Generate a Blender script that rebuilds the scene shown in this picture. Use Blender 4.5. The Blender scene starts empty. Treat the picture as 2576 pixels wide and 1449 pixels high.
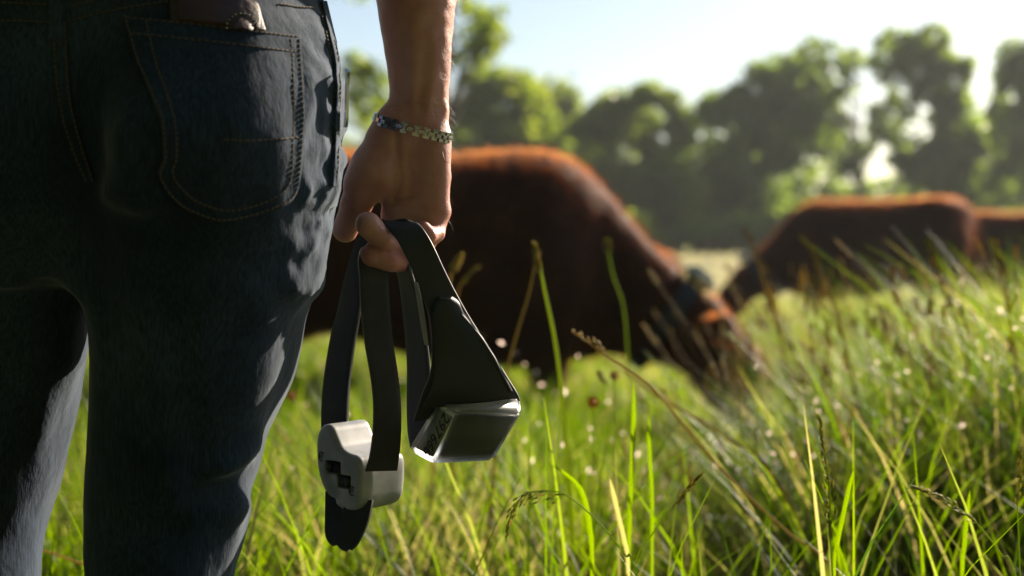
import bpy, bmesh, math, random
import numpy as np
from mathutils import Vector, Matrix
from mathutils.bvhtree import BVHTree

rng = np.random.default_rng(7)
random.seed(7)
S = bpy.context.scene
COL = S.collection
R = math.radians

# ------------------------------------------------------------------ camera
CAM = Vector((0, 0, 0.75))
TILT = R(1.48)
FPX = 3578.0          # focal length in pixels of a 2576 px wide frame
cam = bpy.data.cameras.new('camera')
cam.lens = 50; cam.sensor_width = 36
cam.clip_start = 0.05; cam.clip_end = 2000
cam.dof.use_dof = True
cam.dof.focus_distance = 1.34
cam.dof.aperture_fstop = 3.7
camo = bpy.data.objects.new('camera', cam); COL.objects.link(camo)
camo.location = CAM; camo.rotation_euler = (R(90) - TILT, 0, 0)
S.camera = camo
FWD = Vector((0, math.cos(TILT), -math.sin(TILT)))
UPV = Vector((0, math.sin(TILT), math.cos(TILT)))

def ray(px, py):
    return FWD + Vector(((px - 1288) / FPX, 0, 0)) + UPV * ((724.5 - py) / FPX)
def P(px, py, d):
    return CAM + ray(px, py) * d

# ------------------------------------------------------------------ light
SUN_AZ = 43.0      # degrees to the right of the viewing direction
SUN_EL = 25.0
w = bpy.data.worlds.new('World'); S.world = w; w.use_nodes = True
nt = w.node_tree
sky = nt.nodes.new('ShaderNodeTexSky'); sky.sky_type = 'NISHITA'
sky.sun_disc = False
sky.sun_elevation = R(SUN_EL); sky.sun_rotation = R(SUN_AZ)
sky.altitude = 200; sky.air_density = 1.0; sky.dust_density = 1.2; sky.ozone_density = 1.2
bg = nt.nodes['Background']; bg.inputs[1].default_value = 0.05
nt.links.new(sky.outputs[0], bg.inputs[0])
sl = bpy.data.lights.new('sun', 'SUN'); sl.energy = 5.0; sl.angle = R(0.55); sl.color = (1, 0.87, 0.68)
so = bpy.data.objects.new('sun', sl); COL.objects.link(so)
sdir = Vector((math.sin(R(SUN_AZ)) * math.cos(R(SUN_EL)), math.cos(R(SUN_AZ)) * math.cos(R(SUN_EL)), math.sin(R(SUN_EL))))
so.rotation_euler = (-sdir).to_track_quat('-Z', 'Y').to_euler()
so.location = (3, 3, 5)
S.view_settings.view_transform = 'Standard'; S.view_settings.look = 'None'
S.view_settings.exposure = 1.47; S.view_settings.gamma = 1.0
S.render.engine = 'CYCLES'
S.cycles.use_denoising = True
S.cycles.max_bounces = 8; S.cycles.transparent_max_bounces = 12
S.cycles.transmission_bounces = 6; S.cycles.diffuse_bounces = 5; S.cycles.glossy_bounces = 3
S.cycles.sample_clamp_indirect = 6.0

# ------------------------------------------------------------------ helpers
def tag(o, label=None, cat=None, group=None, kind=None):
    if label: o['label'] = label
    if cat: o['category'] = cat
    if group: o['group'] = group
    if kind: o['kind'] = kind
    return o
def empty(name, loc=(0, 0, 0), rz=0):
    o = bpy.data.objects.new(name, None); COL.objects.link(o)
    o.location = loc; o.rotation_euler = (0, 0, rz); o.empty_display_size = 0.1
    return o
def link_mesh(name, me, mat=None, parent=None):
    o = bpy.data.objects.new(name, me); COL.objects.link(o)
    if mat: me.materials.append(mat)
    if parent: o.parent = parent
    return o
def mesh_np(name, verts, faces, smooth=True):
    """verts (n,3); faces (m,k) with one k"""
    me = bpy.data.meshes.new(name)
    verts = np.asarray(verts, dtype=np.float32); faces = np.asarray(faces, dtype=np.int32)
    k = faces.shape[1]
    me.vertices.add(len(verts)); me.vertices.foreach_set('co', verts.ravel())
    me.loops.add(faces.size); me.loops.foreach_set('vertex_index', faces.ravel())
    me.polygons.add(len(faces))
    me.polygons.foreach_set('loop_start', np.arange(0, faces.size, k, dtype=np.int32))
    try: me.polygons.foreach_set('loop_total', np.full(len(faces), k, dtype=np.int32))
    except Exception: pass
    me.polygons.foreach_set('use_smooth', np.full(len(faces), smooth))
    me.update(calc_edges=True); me.validate()
    return me
def bm_obj(name, bm, mat=None, parent=None, smooth=True):
    me = bpy.data.meshes.new(name); bm.to_mesh(me); bm.free()
    if smooth: me.polygons.foreach_set('use_smooth', [True] * len(me.polygons))
    return link_mesh(name, me, mat, parent)
def vattr(me, name, vals):
    a = me.attributes.new(name, 'FLOAT', 'POINT'); a.data.foreach_set('value', np.asarray(vals, dtype=np.float32))
def catmull(pts, n):
    p = np.array(pts, dtype=float); m = len(p)
    ext = np.vstack([2 * p[0] - p[1], p, 2 * p[-1] - p[-2]])
    t = np.linspace(0, m - 1 - 1e-9, n); i = t.astype(int); f = (t - i)[:, None]
    a, b, c, d = ext[i], ext[i + 1], ext[i + 2], ext[i + 3]
    return 0.5 * (2 * b + (c - a) * f + (2 * a - 5 * b + 4 * c - d) * f ** 2 + (3 * b - a - 3 * c + d) * f ** 3)
def vnoise(p, seed=0):
    """smooth value noise in [-1,1] on points (...,3)"""
    p = np.asarray(p, dtype=np.float64); i = np.floor(p).astype(np.int64); f = p - i; f = f * f * (3 - 2 * f)
    def h(ix, iy, iz):
        n = (ix * 374761393 + iy * 668265263 + iz * 2147483647 + seed * 1274126177) & 0xffffffff
        n = ((n ^ (n >> 13)) * 1274126177) & 0xffffffff
        return ((n ^ (n >> 16)) & 0xffff) / 32767.5 - 1
    x, y, z = i[..., 0], i[..., 1], i[..., 2]; fx, fy, fz = f[..., 0], f[..., 1], f[..., 2]
    def L(a, b, t): return a + (b - a) * t
    return L(L(L(h(x, y, z), h(x + 1, y, z), fx), L(h(x, y + 1, z), h(x + 1, y + 1, z), fx), fy),
             L(L(h(x, y, z + 1), h(x + 1, y, z + 1), fx), L(h(x, y + 1, z + 1), h(x + 1, y + 1, z + 1), fx), fy), fz)

# signed distance fields and a surface-nets mesher
class Field:
    def __init__(s, lo, hi, h):
        s.lo = np.array(lo, dtype=np.float32); s.h = h
        n = np.ceil((np.array(hi) - s.lo) / h).astype(int) + 1
        ax = [s.lo[k] + h * np.arange(n[k], dtype=np.float32) for k in range(3)]
        s.X, s.Y, s.Z = np.meshgrid(*ax, indexing='ij')
        s.f = np.full(s.X.shape, 10.0, dtype=np.float32)
    def cone(s, a, b, ra, rb, sy=1.0):
        ax, ay, az = a; dx, dy, dz = b[0] - a[0], b[1] - a[1], b[2] - a[2]
        px, py, pz = s.X - ax, s.Y - ay, s.Z - az
        t = np.clip((px * dx + py * dy + pz * dz) / max(dx * dx + dy * dy + dz * dz, 1e-9), 0, 1)
        return np.sqrt((px - dx * t) ** 2 + ((py - dy * t) / sy) ** 2 + (pz - dz * t) ** 2) - (ra + (rb - ra) * t)
    def ell(s, c, r):
        q = np.sqrt(((s.X - c[0]) / r[0]) ** 2 + ((s.Y - c[1]) / r[1]) ** 2 + ((s.Z - c[2]) / r[2]) ** 2)
        return (q - 1) * min(r)
    def loft(s, table, axis='z'):
        """rows: (t, c1, h1, c2, h2, power)"""
        T = catmull(sorted(table), 160); o = np.argsort(T[:, 0]); T = T[o]
        t, u, v = (s.Z, s.X, s.Y) if axis == 'z' else (s.X, s.Z, s.Y)
        I = lambda k: np.interp(t, T[:, 0], T[:, k]).astype(np.float32)
        c1, h1, c2, h2, pw = I(1), I(2), I(3), I(4), I(5)
        q = (np.abs((u - c1) / h1) ** pw + np.abs((v - c2) / h2) ** pw) ** (1 / pw)
        f = (q - 1) * np.minimum(h1, h2)
        return np.maximum(f, np.maximum(t - T[-1, 0], T[0, 0] - t))
    def add(s, g, k=0.0):
        if k <= 0: s.f = np.minimum(s.f, g)
        else:
            h = np.clip(0.5 + 0.5 * (s.f - g) / k, 0, 1)
            s.f = (s.f + (g - s.f) * h - k * h * (1 - h)).astype(np.float32)
    def sub(s, g, k):
        h = np.clip(0.5 - 0.5 * (s.f + g) / k, 0, 1)
        s.f = (s.f + (-g - s.f) * h + k * h * (1 - h)).astype(np.float32)
    def mesh(s):
        f = s.f; ins = f < 0
        nx, ny, nz = f.shape
        cs = np.zeros((nx - 1, ny - 1, nz - 1), dtype=np.int8)
        for dx in (0, 1):
            for dy in (0, 1):
                for dz in (0, 1):
                    cs += ins[dx:nx - 1 + dx, dy:ny - 1 + dy, dz:nz - 1 + dz]
        act = (cs > 0) & (cs < 8)
        idx = np.argwhere(act); cid = np.full(act.shape, -1, dtype=np.int64); cid[act] = np.arange(len(idx))
        acc = np.zeros((len(idx), 3)); cnt = np.zeros(len(idx))
        cor = [(a, b, c) for a in (0, 1) for b in (0, 1) for c in (0, 1)]
        F = {c: f[idx[:, 0] + c[0], idx[:, 1] + c[1], idx[:, 2] + c[2]] for c in cor}
        for a in cor:
            for k in range(3):
                if a[k] == 0:
                    b = list(a); b[k] = 1; b = tuple(b)
                    fa, fb = F[a], F[b]; m = (fa < 0) != (fb < 0)
                    t = np.where(m, fa / np.where(m, fa - fb, 1), 0)
                    p = np.array(a, float)[None] + np.zeros((len(idx), 3)); p[:, k] += t
                    acc[m] += p[m]; cnt[m] += 1
        V = (idx + acc / cnt[:, None]) * s.h + s.lo
        Q = []
        for k in range(3):
            o = [j for j in range(3) if j != k]
            sl0 = [slice(1, -1)] * 3; sl1 = [slice(1, -1)] * 3
            sl0[k] = slice(0, -1); sl1[k] = slice(1, None)
            A, B = ins[tuple(sl0)], ins[tuple(sl1)]
            e = np.argwhere(A != B)
            if not len(e): continue
            g = e.copy(); g[:, o[0]] += 1; g[:, o[1]] += 1
            av = A[e[:, 0], e[:, 1], e[:, 2]]
            def C(d0, d1):
                q = g.copy(); q[:, o[0]] -= d0; q[:, o[1]] -= d1
                return cid[q[:, 0], q[:, 1], q[:, 2]]
            quad = np.stack([C(1, 1), C(0, 1), C(0, 0), C(1, 0)], 1)
            flip = av if k != 1 else ~av
            quad[~flip] = quad[~flip][:, ::-1]
            Q.append(quad)
        return V, np.vstack(Q)

def vnormals(V, Q):
    n = np.cross(V[Q[:, 2]] - V[Q[:, 0]], V[Q[:, 3]] - V[Q[:, 1]])
    N = np.zeros_like(V)
    for k in range(4): np.add.at(N, Q[:, k], n)
    return N / np.maximum(np.linalg.norm(N, axis=1)[:, None], 1e-12)

# tubes, ribbons
def tube(pts, radii, seg=6, cap=True):
    p = np.array(pts, float); n = len(p)
    r = np.broadcast_to(np.array(radii, float), (n,))
    t = np.gradient(p, axis=0); t /= np.linalg.norm(t, axis=1)[:, None] + 1e-12
    ref = np.array([0.31, 0.87, 0.38])
    V = []
    for i in range(n):
        a = np.cross(t[i], ref); a /= np.linalg.norm(a) + 1e-12; b = np.cross(t[i], a)
        for k in range(seg):
            c, s_ = math.cos(2 * math.pi * k / seg), math.sin(2 * math.pi * k / seg)
            V.append(p[i] + r[i] * (a * c + b * s_))
    F = []
    for i in range(n - 1):
        for k in range(seg):
            k2 = (k + 1) % seg
            F.append((i * seg + k, i * seg + k2, (i + 1) * seg + k2, (i + 1) * seg + k))
    return V, F
class MB:
    def __init__(s): s.v = []; s.f = []; s.a = []
    def add(s, V, F, a=None):
        o = len(s.v); s.v.extend([tuple(x) for x in V]); s.f.extend([tuple(i + o for i in q) for q in F])
        if a is not None: s.a.extend([a] * len(V))
    def build(s, name, mat=None, parent=None, smooth=True):
        me = bpy.data.meshes.new(name); me.from_pydata(s.v, [], s.f)
        if smooth: me.polygons.foreach_set('use_smooth', [True] * len(me.polygons))
        if s.a: vattr(me, 'tint', s.a)
        return link_mesh(name, me, mat, parent)
def box_vf(c, ex, ey, ez):
    c, ex, ey, ez = [np.array(q, float) for q in (c, ex, ey, ez)]
    V = [c + i * ex + j * ey + k * ez for i in (-1, 1) for j in (-1, 1) for k in (-1, 1)]
    F = [(0, 1, 3, 2), (4, 6, 7, 5), (0, 4, 5, 1), (2, 3, 7, 6), (0, 2, 6, 4), (1, 5, 7, 3)]
    return V, F
def ribbon(name, L, Rr, thick, n, mat, parent, m=6, bulge=0.0, bevel=0.0012, off=1.0):
    """band between two edge polylines given as (px, py, depth)"""
    Lp = catmull([P(*q) for q in L], n); Rp = catmull([P(*q) for q in Rr], n)
    V = []; F = []
    tan = np.gradient((Lp + Rp) / 2, axis=0)
    for i in range(n):
        nn = np.cross(Rp[i] - Lp[i], tan[i]); nn /= np.linalg.norm(nn) + 1e-12
        for j in range(m + 1):
            t = j / m
            V.append(Lp[i] * (1 - t) + Rp[i] * t + nn * bulge * 4 * t * (1 - t))
    for i in range(n - 1):
        for j in range(m):
            a = i * (m + 1) + j; F.append((a, a + 1, a + m + 2, a + m + 1))
    me = mesh_np(name, V, F); o = link_mesh(name, me, mat, parent)
    md = o.modifiers.new('s', 'SOLIDIFY'); md.thickness = thick; md.offset = off - 1.0
    if bevel:
        b = o.modifiers.new('b', 'BEVEL'); b.width = bevel; b.segments = 2; b.limit_method = 'ANGLE'; b.angle_limit = R(50)
    return o

# ------------------------------------------------------------------ materials
def mat(name, col=(0.5, 0.5, 0.5), rough=0.6, metal=0.0, **kw):
    m = bpy.data.materials.new(name); m.use_nodes = True
    b = m.node_tree.nodes['Principled BSDF']
    b.inputs['Base Color'].default_value = (*col, 1); b.inputs['Roughness'].default_value = rough; b.inputs['Metallic'].default_value = metal
    for k, v in kw.items(): b.inputs[k.replace('_', ' ')].default_value = v
    return m
def nodes(m): return m.node_tree.nodes, m.node_tree.links, m.node_tree.nodes['Principled BSDF']
def vary(m, c1, c2, scale, detail=4, coords='Object', stretch=(1, 1, 1), rmin=0.35, rmax=0.65):
    N, L, b = nodes(m)
    tc = N.new('ShaderNodeTexCoord'); mp = N.new('ShaderNodeMapping'); mp.inputs['Scale'].default_value = stretch
    nz = N.new('ShaderNodeTexNoise'); nz.inputs['Scale'].default_value = scale; nz.inputs['Detail'].default_value = detail
    rp = N.new('ShaderNodeValToRGB'); rp.color_ramp.elements[0].color = (*c1, 1); rp.color_ramp.elements[1].color = (*c2, 1)
    rp.color_ramp.elements[0].position = rmin; rp.color_ramp.elements[1].position = rmax
    L.new(tc.outputs[coords], mp.inputs[0]); L.new(mp.outputs[0], nz.inputs[0]); L.new(nz.outputs[0], rp.inputs[0]); L.new(rp.outputs[0], b.inputs['Base Color'])
    return rp
def bump(m, scale, strength, dist=0.001, detail=3, stretch=(1, 1, 1)):
    N, L, b = nodes(m)
    tc = N.new('ShaderNodeTexCoord'); mp = N.new('ShaderNodeMapping'); mp.inputs['Scale'].default_value = stretch
    nz = N.new('ShaderNodeTexNoise'); nz.inputs['Scale'].default_value = scale; nz.inputs['Detail'].default_value = detail
    bp = N.new('ShaderNodeBump'); bp.inputs['Strength'].default_value = strength; bp.inputs['Distance'].default_value = dist
    L.new(tc.outputs['Object'], mp.inputs[0]); L.new(mp.outputs[0], nz.inputs[0]); L.new(nz.outputs[0], bp.inputs['Height'])
    prev = b.inputs['Normal'].links
    if prev: L.new(prev[0].from_socket, bp.inputs['Normal'])
    L.new(bp.outputs[0], b.inputs['Normal'])

M = {}
m = M['denim'] = mat('denim', (0.05, 0.07, 0.09), 0.9, Sheen_Weight=0.22, Sheen_Roughness=0.4)
nodes(m)[2].inputs['Sheen Tint'].default_value = (0.80, 0.90, 1.0, 1)
nodes(m)[2].inputs['Specular IOR Level'].default_value = 0.2
rp = vary(m, (0.007, 0.016, 0.036), (0.031, 0.050, 0.086), 5, 6)
N, L, b = nodes(m)
tc = N.new('ShaderNodeTexCoord'); mp = N.new('ShaderNodeMapping'); mp.inputs['Scale'].default_value = (540, 540, 60)
nz = N.new('ShaderNodeTexNoise'); nz.inputs['Scale'].default_value = 1; nz.inputs['Detail'].default_value = 3
mx = N.new('ShaderNodeMixRGB'); mx.blend_type = 'MULTIPLY'; mx.inputs[0].default_value = 0.85
r2 = N.new('ShaderNodeValToRGB'); r2.color_ramp.elements[0].position = 0.33; r2.color_ramp.elements[1].position = 0.68
r2.color_ramp.elements[0].color = (0.42, 0.44, 0.48, 1); r2.color_ramp.elements[1].color = (1.5, 1.5, 1.48, 1)
L.new(tc.outputs['Object'], mp.inputs[0]); L.new(mp.outputs[0], nz.inputs[0]); L.new(nz.outputs[0], r2.inputs[0])
L.new(rp.outputs[0], mx.inputs[1]); L.new(r2.outputs[0], mx.inputs[2]); L.new(mx.outputs[0], b.inputs['Base Color'])
bump(m, 1, 0.25, 0.001, 3, (600, 600, 90)); bump(m, 34, 0.6, 0.005, 4, (1, 1, 0.7))
M['thread'] = mat('thread', (0.085, 0.066, 0.048), 0.9)
m = M['skin'] = mat('skin', (0.44, 0.24, 0.165), 0.48, Subsurface_Weight=0.45, Subsurface_Scale=0.012)
nodes(m)[2].inputs['Subsurface Radius'].default_value = (1.0, 0.32, 0.16)
vary(m, (0.43, 0.185, 0.15), (0.55, 0.28, 0.235), 26, 4); bump(m, 480, 0.5, 0.0007, 4); bump(m, 90, 0.4, 0.0014, 4, (1, 1, 1.8))
M['hair'] = mat('hair', (0.16, 0.09, 0.045), 0.5)
m = M['rubber_black'] = mat('rubber_black', (0.008, 0.009, 0.011), 0.55); vary(m, (0.006, 0.007, 0.010), (0.018, 0.018, 0.019), 55, 6); bump(m, 300, 0.3, 0.0006)
m = M['rubber_grey'] = mat('rubber_grey', (0.030, 0.033, 0.040), 0.48); vary(m, (0.013, 0.016, 0.024), (0.024, 0.027, 0.036), 14); bump(m, 260, 0.15, 0.0005)
m = M['white_plastic'] = mat('white_plastic', (0.40, 0.40, 0.40), 0.3); vary(m, (0.22, 0.22, 0.23), (0.33, 0.33, 0.34), 40, 5)
M['hole'] = mat('hole', (0.008, 0.008, 0.009), 0.7)
m = M['clear_plastic'] = mat('clear_plastic', (0.60, 0.62, 0.64), 0.40, Transmission_Weight=0.9, IOR=1.45); bump(m, 120, 0.2, 0.0008)
m = M['solar'] = mat('solar', (0.02, 0.022, 0.024), 0.35); vary(m, (0.014, 0.015, 0.017), (0.03, 0.032, 0.033), 60)
m = M['label_plate'] = mat('label_plate', (0.40, 0.40, 0.37), 0.5); vary(m, (0.17, 0.175, 0.165), (0.27, 0.27, 0.25), 60)
M['ink'] = mat('ink', (0.022, 0.02, 0.018), 0.6)
m = M['steel'] = mat('steel', (0.52, 0.53, 0.54), 0.25, 1.0); vary(m, (0.20, 0.21, 0.23), (0.46, 0.47, 0.49), 300)
M['dark_steel'] = mat('dark_steel', (0.10, 0.10, 0.10), 0.4, 1.0)
m = M['leather'] = mat('leather', (0.055, 0.016, 0.012), 0.5); vary(m, (0.022, 0.007, 0.006), (0.045, 0.013, 0.011), 60); bump(m, 160, 0.5, 0.0012)
M['shirt'] = mat('shirt', (0.10, 0.12, 0.16), 0.9)
M['boot'] = mat('boot', (0.09, 0.05, 0.03), 0.6)
M['clip_steel'] = mat('clip_steel', (0.72, 0.72, 0.70), 0.25, 1.0)

# ==================================================================== ground
m = M['soil'] = mat('soil', (0.07, 0.07, 0.03), 0.95)
vary(m, (0.045, 0.05, 0.018), (0.14, 0.135, 0.05), 1.2, 8); bump(m, 30, 0.6, 0.02)
gx = np.concatenate([-np.geomspace(300, 12, 10), np.linspace(-10, 10, 41), np.geomspace(12, 300, 10)])
gy = np.concatenate([-np.geomspace(200, 12, 8), np.linspace(-10, 60, 141), np.geomspace(64, 300, 9)])
GX, GY = np.meshgrid(gx, gy, indexing='ij')
def gz(x, y):
    x = np.asarray(x, float); y = np.asarray(y, float)
    k = np.clip((np.hypot(x, y - 1.3) - 0.8) / 2.5, 0, 1) * np.clip((60 - np.hypot(x, y)) / 40, 0, 1)
    s = np.clip((y - 16) / 36, 0, 1); rise = 0.62 * s * s * (3 - 2 * s)      # the pasture climbs gently towards the trees
    return rise + k * 0.045 * vnoise(np.stack([x * 0.7, y * 0.7, x * 0], -1), 3)
V = np.stack([GX, GY, gz(GX, GY)], -1).reshape(-1, 3)
nxg, nyg = GX.shape
ii = (np.arange(nxg - 1)[:, None] * nyg + np.arange(nyg - 1)[None]).ravel()
o = link_mesh('ground', mesh_np('ground', V, np.stack([ii, ii + nyg, ii + nyg + 1, ii + 1], 1)), M['soil']); tag(o, kind='structure')

# ==================================================================== trees
def leaf_material(name, c1, c2, c3, trans=0.5, rough=0.45, spec=0.4):
    m = bpy.data.materials.new(name); m.use_nodes = True
    N = m.node_tree.nodes; L = m.node_tree.links; b = N['Principled BSDF']; out = N['Material Output']
    at = N.new('ShaderNodeAttribute'); at.attribute_name = 'tint'
    rp = N.new('ShaderNodeValToRGB'); e = rp.color_ramp.elements
    e[0].color = (*c1, 1); e[1].color = (*c3, 1); e[1].position = 1.0; x = e.new(0.55); x.color = (*c2, 1)
    L.new(at.outputs['Fac'], rp.inputs[0]); L.new(rp.outputs[0], b.inputs['Base Color'])
    b.inputs['Roughness'].default_value = rough; b.inputs['Specular IOR Level'].default_value = spec
    tr = N.new('ShaderNodeBsdfTranslucent'); mx = N.new('ShaderNodeMixShader'); mx.inputs[0].default_value = trans
    hs = N.new('ShaderNodeHueSaturation'); hs.inputs['Hue'].default_value = 0.492; hs.inputs['Saturation'].default_value = 1.12; hs.inputs['Value'].default_value = 2.3
    L.new(rp.outputs[0], hs.inputs['Color']); L.new(hs.outputs[0], tr.inputs[0])
    L.new(b.outputs[0], mx.inputs[1]); L.new(tr.outputs[0], mx.inputs[2]); L.new(mx.outputs[0], out.inputs['Surface'])
    return m
M['leaf'] = leaf_material('leaf', (0.070, 0.110, 0.026), (0.115, 0.165, 0.032), (0.15, 0.190, 0.036), 0.70)
M['leaf_bright'] = leaf_material('leaf_bright', (0.080, 0.120, 0.022), (0.135, 0.180, 0.028), (0.18, 0.205, 0.035), 0.70)
m = M['bark'] = mat('bark', (0.10, 0.08, 0.06), 0.9); vary(m, (0.06, 0.05, 0.04), (0.15, 0.12, 0.09), 6, 5, stretch=(1, 1, 0.2)); bump(m, 12, 0.8, 0.03)

def leaf_cloud(c, n, size, seed, up=0.3):
    """random leaf quads centred at points c (n,3)"""
    r = np.random.default_rng(seed)
    nr = r.normal(size=(n, 3)); nr[:, 2] += up; nr /= np.linalg.norm(nr, axis=1)[:, None]
    a = np.cross(nr, r.normal(size=(n, 3))); a /= np.linalg.norm(a, axis=1)[:, None]; bb = np.cross(nr, a)
    s = size * r.uniform(0.6, 1.35, n)[:, None]
    V = np.stack([c - a * s, c + bb * s * 0.55 - a * s * 0.1, c + a * s, c - bb * s * 0.55 - a * s * 0.1], 1).reshape(-1, 3)
    F = np.arange(4 * n).reshape(n, 4)
    return V, F
def make_tree(name, base, blobs, n, size, label, mt, seed, trunk_r=0.16, group='trees along the far edge of the pasture', hole=0.0, thin=1.0):
    """blobs: (dx, dy, z, rx, ry, rz) relative to base"""
    n = int(n * thin)
    r = np.random.default_rng(seed)
    root = empty(name, base); tag(root, label, 'tree', group)
    top = max(b[2] for b in blobs)
    mb = MB()
    pts = [(0, 0, -0.2), (0.1, 0, top * 0.3), (-0.1, 0.05, top * 0.6), (0.05, 0, top * 0.95)]
    mb.add(*tube(catmull(pts, 10), np.linspace(trunk_r, trunk_r * 0.25, 10), 8))
    for (dx, dy, z, rx, ry, rz) in blobs:
        for q in range(3):
            z0 = max(z - rz, top * 0.18) * r.uniform(0.6, 1.0)
            e = (dx + r.uniform(-.6, .6) * rx, dy + r.uniform(-.6, .6) * ry, z + r.uniform(-.3, .7) * rz)
            mid = (e[0] * 0.45, e[1] * 0.45, (z0 + e[2]) / 2 + 0.1)
            mb.add(*tube(catmull([(0, 0, z0), mid, e], 7), np.linspace(trunk_r * 0.45, 0.02, 7), 5))
    mb.build('trunk', M['bark'], root)
    sub = []
    for (dx, dy, z, rx, ry, rz) in blobs:
        sub.append((dx, dy, z, rx * .8, ry * .8, rz * .8))
        for q in range(9):
            e = r.normal(size=3); e /= np.linalg.norm(e); f = r.uniform(.28, .5)
            sub.append((dx + e[0] * rx * .85, dy + e[1] * ry * .85, max(z + e[2] * rz * .85, .3), rx * f, ry * f, rz * f))
    blobs = sub
    vol = np.array([b[3] * b[4] * b[5] for b in blobs]) ** 0.75; pk = r.choice(len(blobs), int(n * 2.2), p=vol / vol.sum())
    B = np.array(blobs)[pk]
    d = r.normal(size=(len(pk), 3)); d /= np.linalg.norm(d, axis=1)[:, None]; d *= r.uniform(0.25, 1.0, len(pk))[:, None] ** 0.55
    c = B[:, :3] + d * B[:, 3:]
    nv = vnoise(c * 0.85 + seed, seed) + 0.6 * vnoise(c * 2.1 + seed, seed + 1)
    keep = nv > (-0.30 + hole) + 0.25 * r.normal(size=len(pk)) * 0.4
    c = c[keep][:n]; n = len(c)
    V, F = leaf_cloud(c, n, size, seed)
    me = mesh_np('crown', V, F, smooth=False)
    t = np.clip(0.5 + 0.35 * vnoise(c * 0.6, seed + 5) + 0.2 * r.normal(size=n), 0, 1)
    vattr(me, 'tint', np.repeat(t, 4))
    link_mesh('crown', me, mt, root)
    return root
def TX(px, D): return (px - 1288) / FPX * D
def TZ(py, D): return 0.75 + (632 - py) / FPX * D
def tree_px(name, D, cx, blobs_px, n, size, label, mt, seed, **k):
    """blob: centre px,py and radii in px at distance D"""
    bx = TX(cx, D); s = D / FPX
    bl = []
    for q in blobs_px:
        px, py, rx, rz = q[:4]; dy = q[4] if len(q) > 4 else 0
        bl.append((TX(px, D) - bx, dy, TZ(py, D), rx * s, max(rx * s * 0.8, 0.8), rz * s))
    return make_tree(name, (bx, D, 0), bl, n, size * 1.1, label, mt, seed, thin=.85, **k)
LB, LD = M['leaf_bright'], M['leaf']
tree_px('tree', 34, 1120, [(1190, 60, 90, 70), (1120, 150, 110, 60), (1230, 100, 50, 40), (930, 190, 90, 60), (880, 300, 80, 70), (1000, 330, 120, 100), (1050, -80, 160, 90), (880, -120, 180, 100), (960, 480, 130, 130)], 6000, 0.105,
        'tall sparse tree rising out of the picture behind the bare arm', LB, 11, trunk_r=0.14, hole=0.22)
tree_px('tree', 52, 1270, [(1270, 290, 130, 110), (1200, 330, 100, 120), (1340, 330, 90, 130), (1260, 480, 150, 140), (1380, 520, 90, 110), (1150, 480, 100, 140)], 15000, 0.16,
        'bright yellow-green bushy tree over the back of the large cow', LB, 12)
tree_px('tree', 74, 1420, [(1390, 260, 70, 90), (1430, 330, 90, 110), (1400, 450, 110, 140)], 6500, 0.2,
        'pale thin-topped tree between two rounder trees over the large cow', LB, 13, hole=0.1)
tree_px('tree', 56, 1580, [(1570, 290, 110, 90), (1500, 360, 100, 110), (1650, 340, 90, 110), (1580, 460, 150, 140), (1690, 500, 90, 120), (1480, 520, 110, 110)], 15000, 0.165,
        'rounded green tree over the neck of the large cow', LB, 14)
tree_px('tree', 60, 1890, [(1930, 230, 110, 80), (1830, 340, 110, 90), (1960, 330, 100, 110), (1780, 470, 110, 130), (1880, 500, 100, 120)], 13000, 0.175,
        'dark tree with an open wispy top at the middle of the tree line', LD, 15)
tree_px('tree', 62, 2160, [(2080, 200, 110, 90), (2000, 200, 80, 60), (2060, 290, 70, 70), (2120, 560, 190, 65), (1990, 500, 70, 110), (2240, 300, 60, 90), (2140, 380, 60, 60)], 7500, 0.175,
        'gappy tree with the pale sky showing through its crown', LD, 16, hole=0.12)
tree_px('tree', 62, 2380, [(2290, 170, 130, 90), (2370, 200, 90, 90), (2400, 330, 90, 130), (2360, 480, 130, 140), (2450, 420, 90, 150)], 15000, 0.175,
        'tallest dark tree over the rump of the cow facing away to the left', LD, 17)
tree_px('tree', 58, 2620, [(2590, 190, 90, 110), (2560, 330, 100, 130), (2640, 260, 110, 140), (2570, 490, 120, 130), (2680, 480, 120, 150)], 12000, 0.165,
        'dark tree at the right edge of the tree line', LD, 18)
tree_px('tree', 60, 640, [(640, 240, 150, 130), (560, 340, 130, 130), (720, 340, 130, 140), (640, 480, 200, 140)], 12000, 0.17,
        'green tree of the tree line hidden behind the hip of the jeans', LB, 19)
tree_px('tree', 60, 180, [(180, 260, 170, 130), (80, 360, 150, 140), (300, 380, 150, 140), (190, 500, 230, 140)], 9000, 0.18,
        'green tree of the tree line hidden behind the jeans', LD, 20)
tree_px('tree', 62, 2950, [(2950, 240, 150, 130), (2850, 380, 130, 130), (3040, 380, 130, 150), (2940, 500, 200, 130)], 9000, 0.18,
        'dark tree just past the right end of the tree line in view', LD, 21)
for k, (px, top, mt, lb) in enumerate([(1010, 250, LB, 'distant tree seen through the gap between arm and jeans'), (1480, 300, LB, 'distant tree behind the round trees over the large cow'), (1740, 330, LB, 'distant tree filling the dip in the middle of the tree line'),
        (1960, 250, LD, 'distant tree behind the wispy-topped tree'), (2200, 480, LD, 'distant low tree under the bright gap in the tree line'), (2490, 300, LD, 'distant tree between the two darkest trees')]):
    tree_px('tree', 80, px, [(px, top + 110, 110, 110), (px - 90, top + 190, 110, 120), (px + 90, top + 190, 110, 120), (px, 560, 170, 90)], 9000, .24, lb, mt, 80 + k, group='farther trees behind the tree line')
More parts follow.
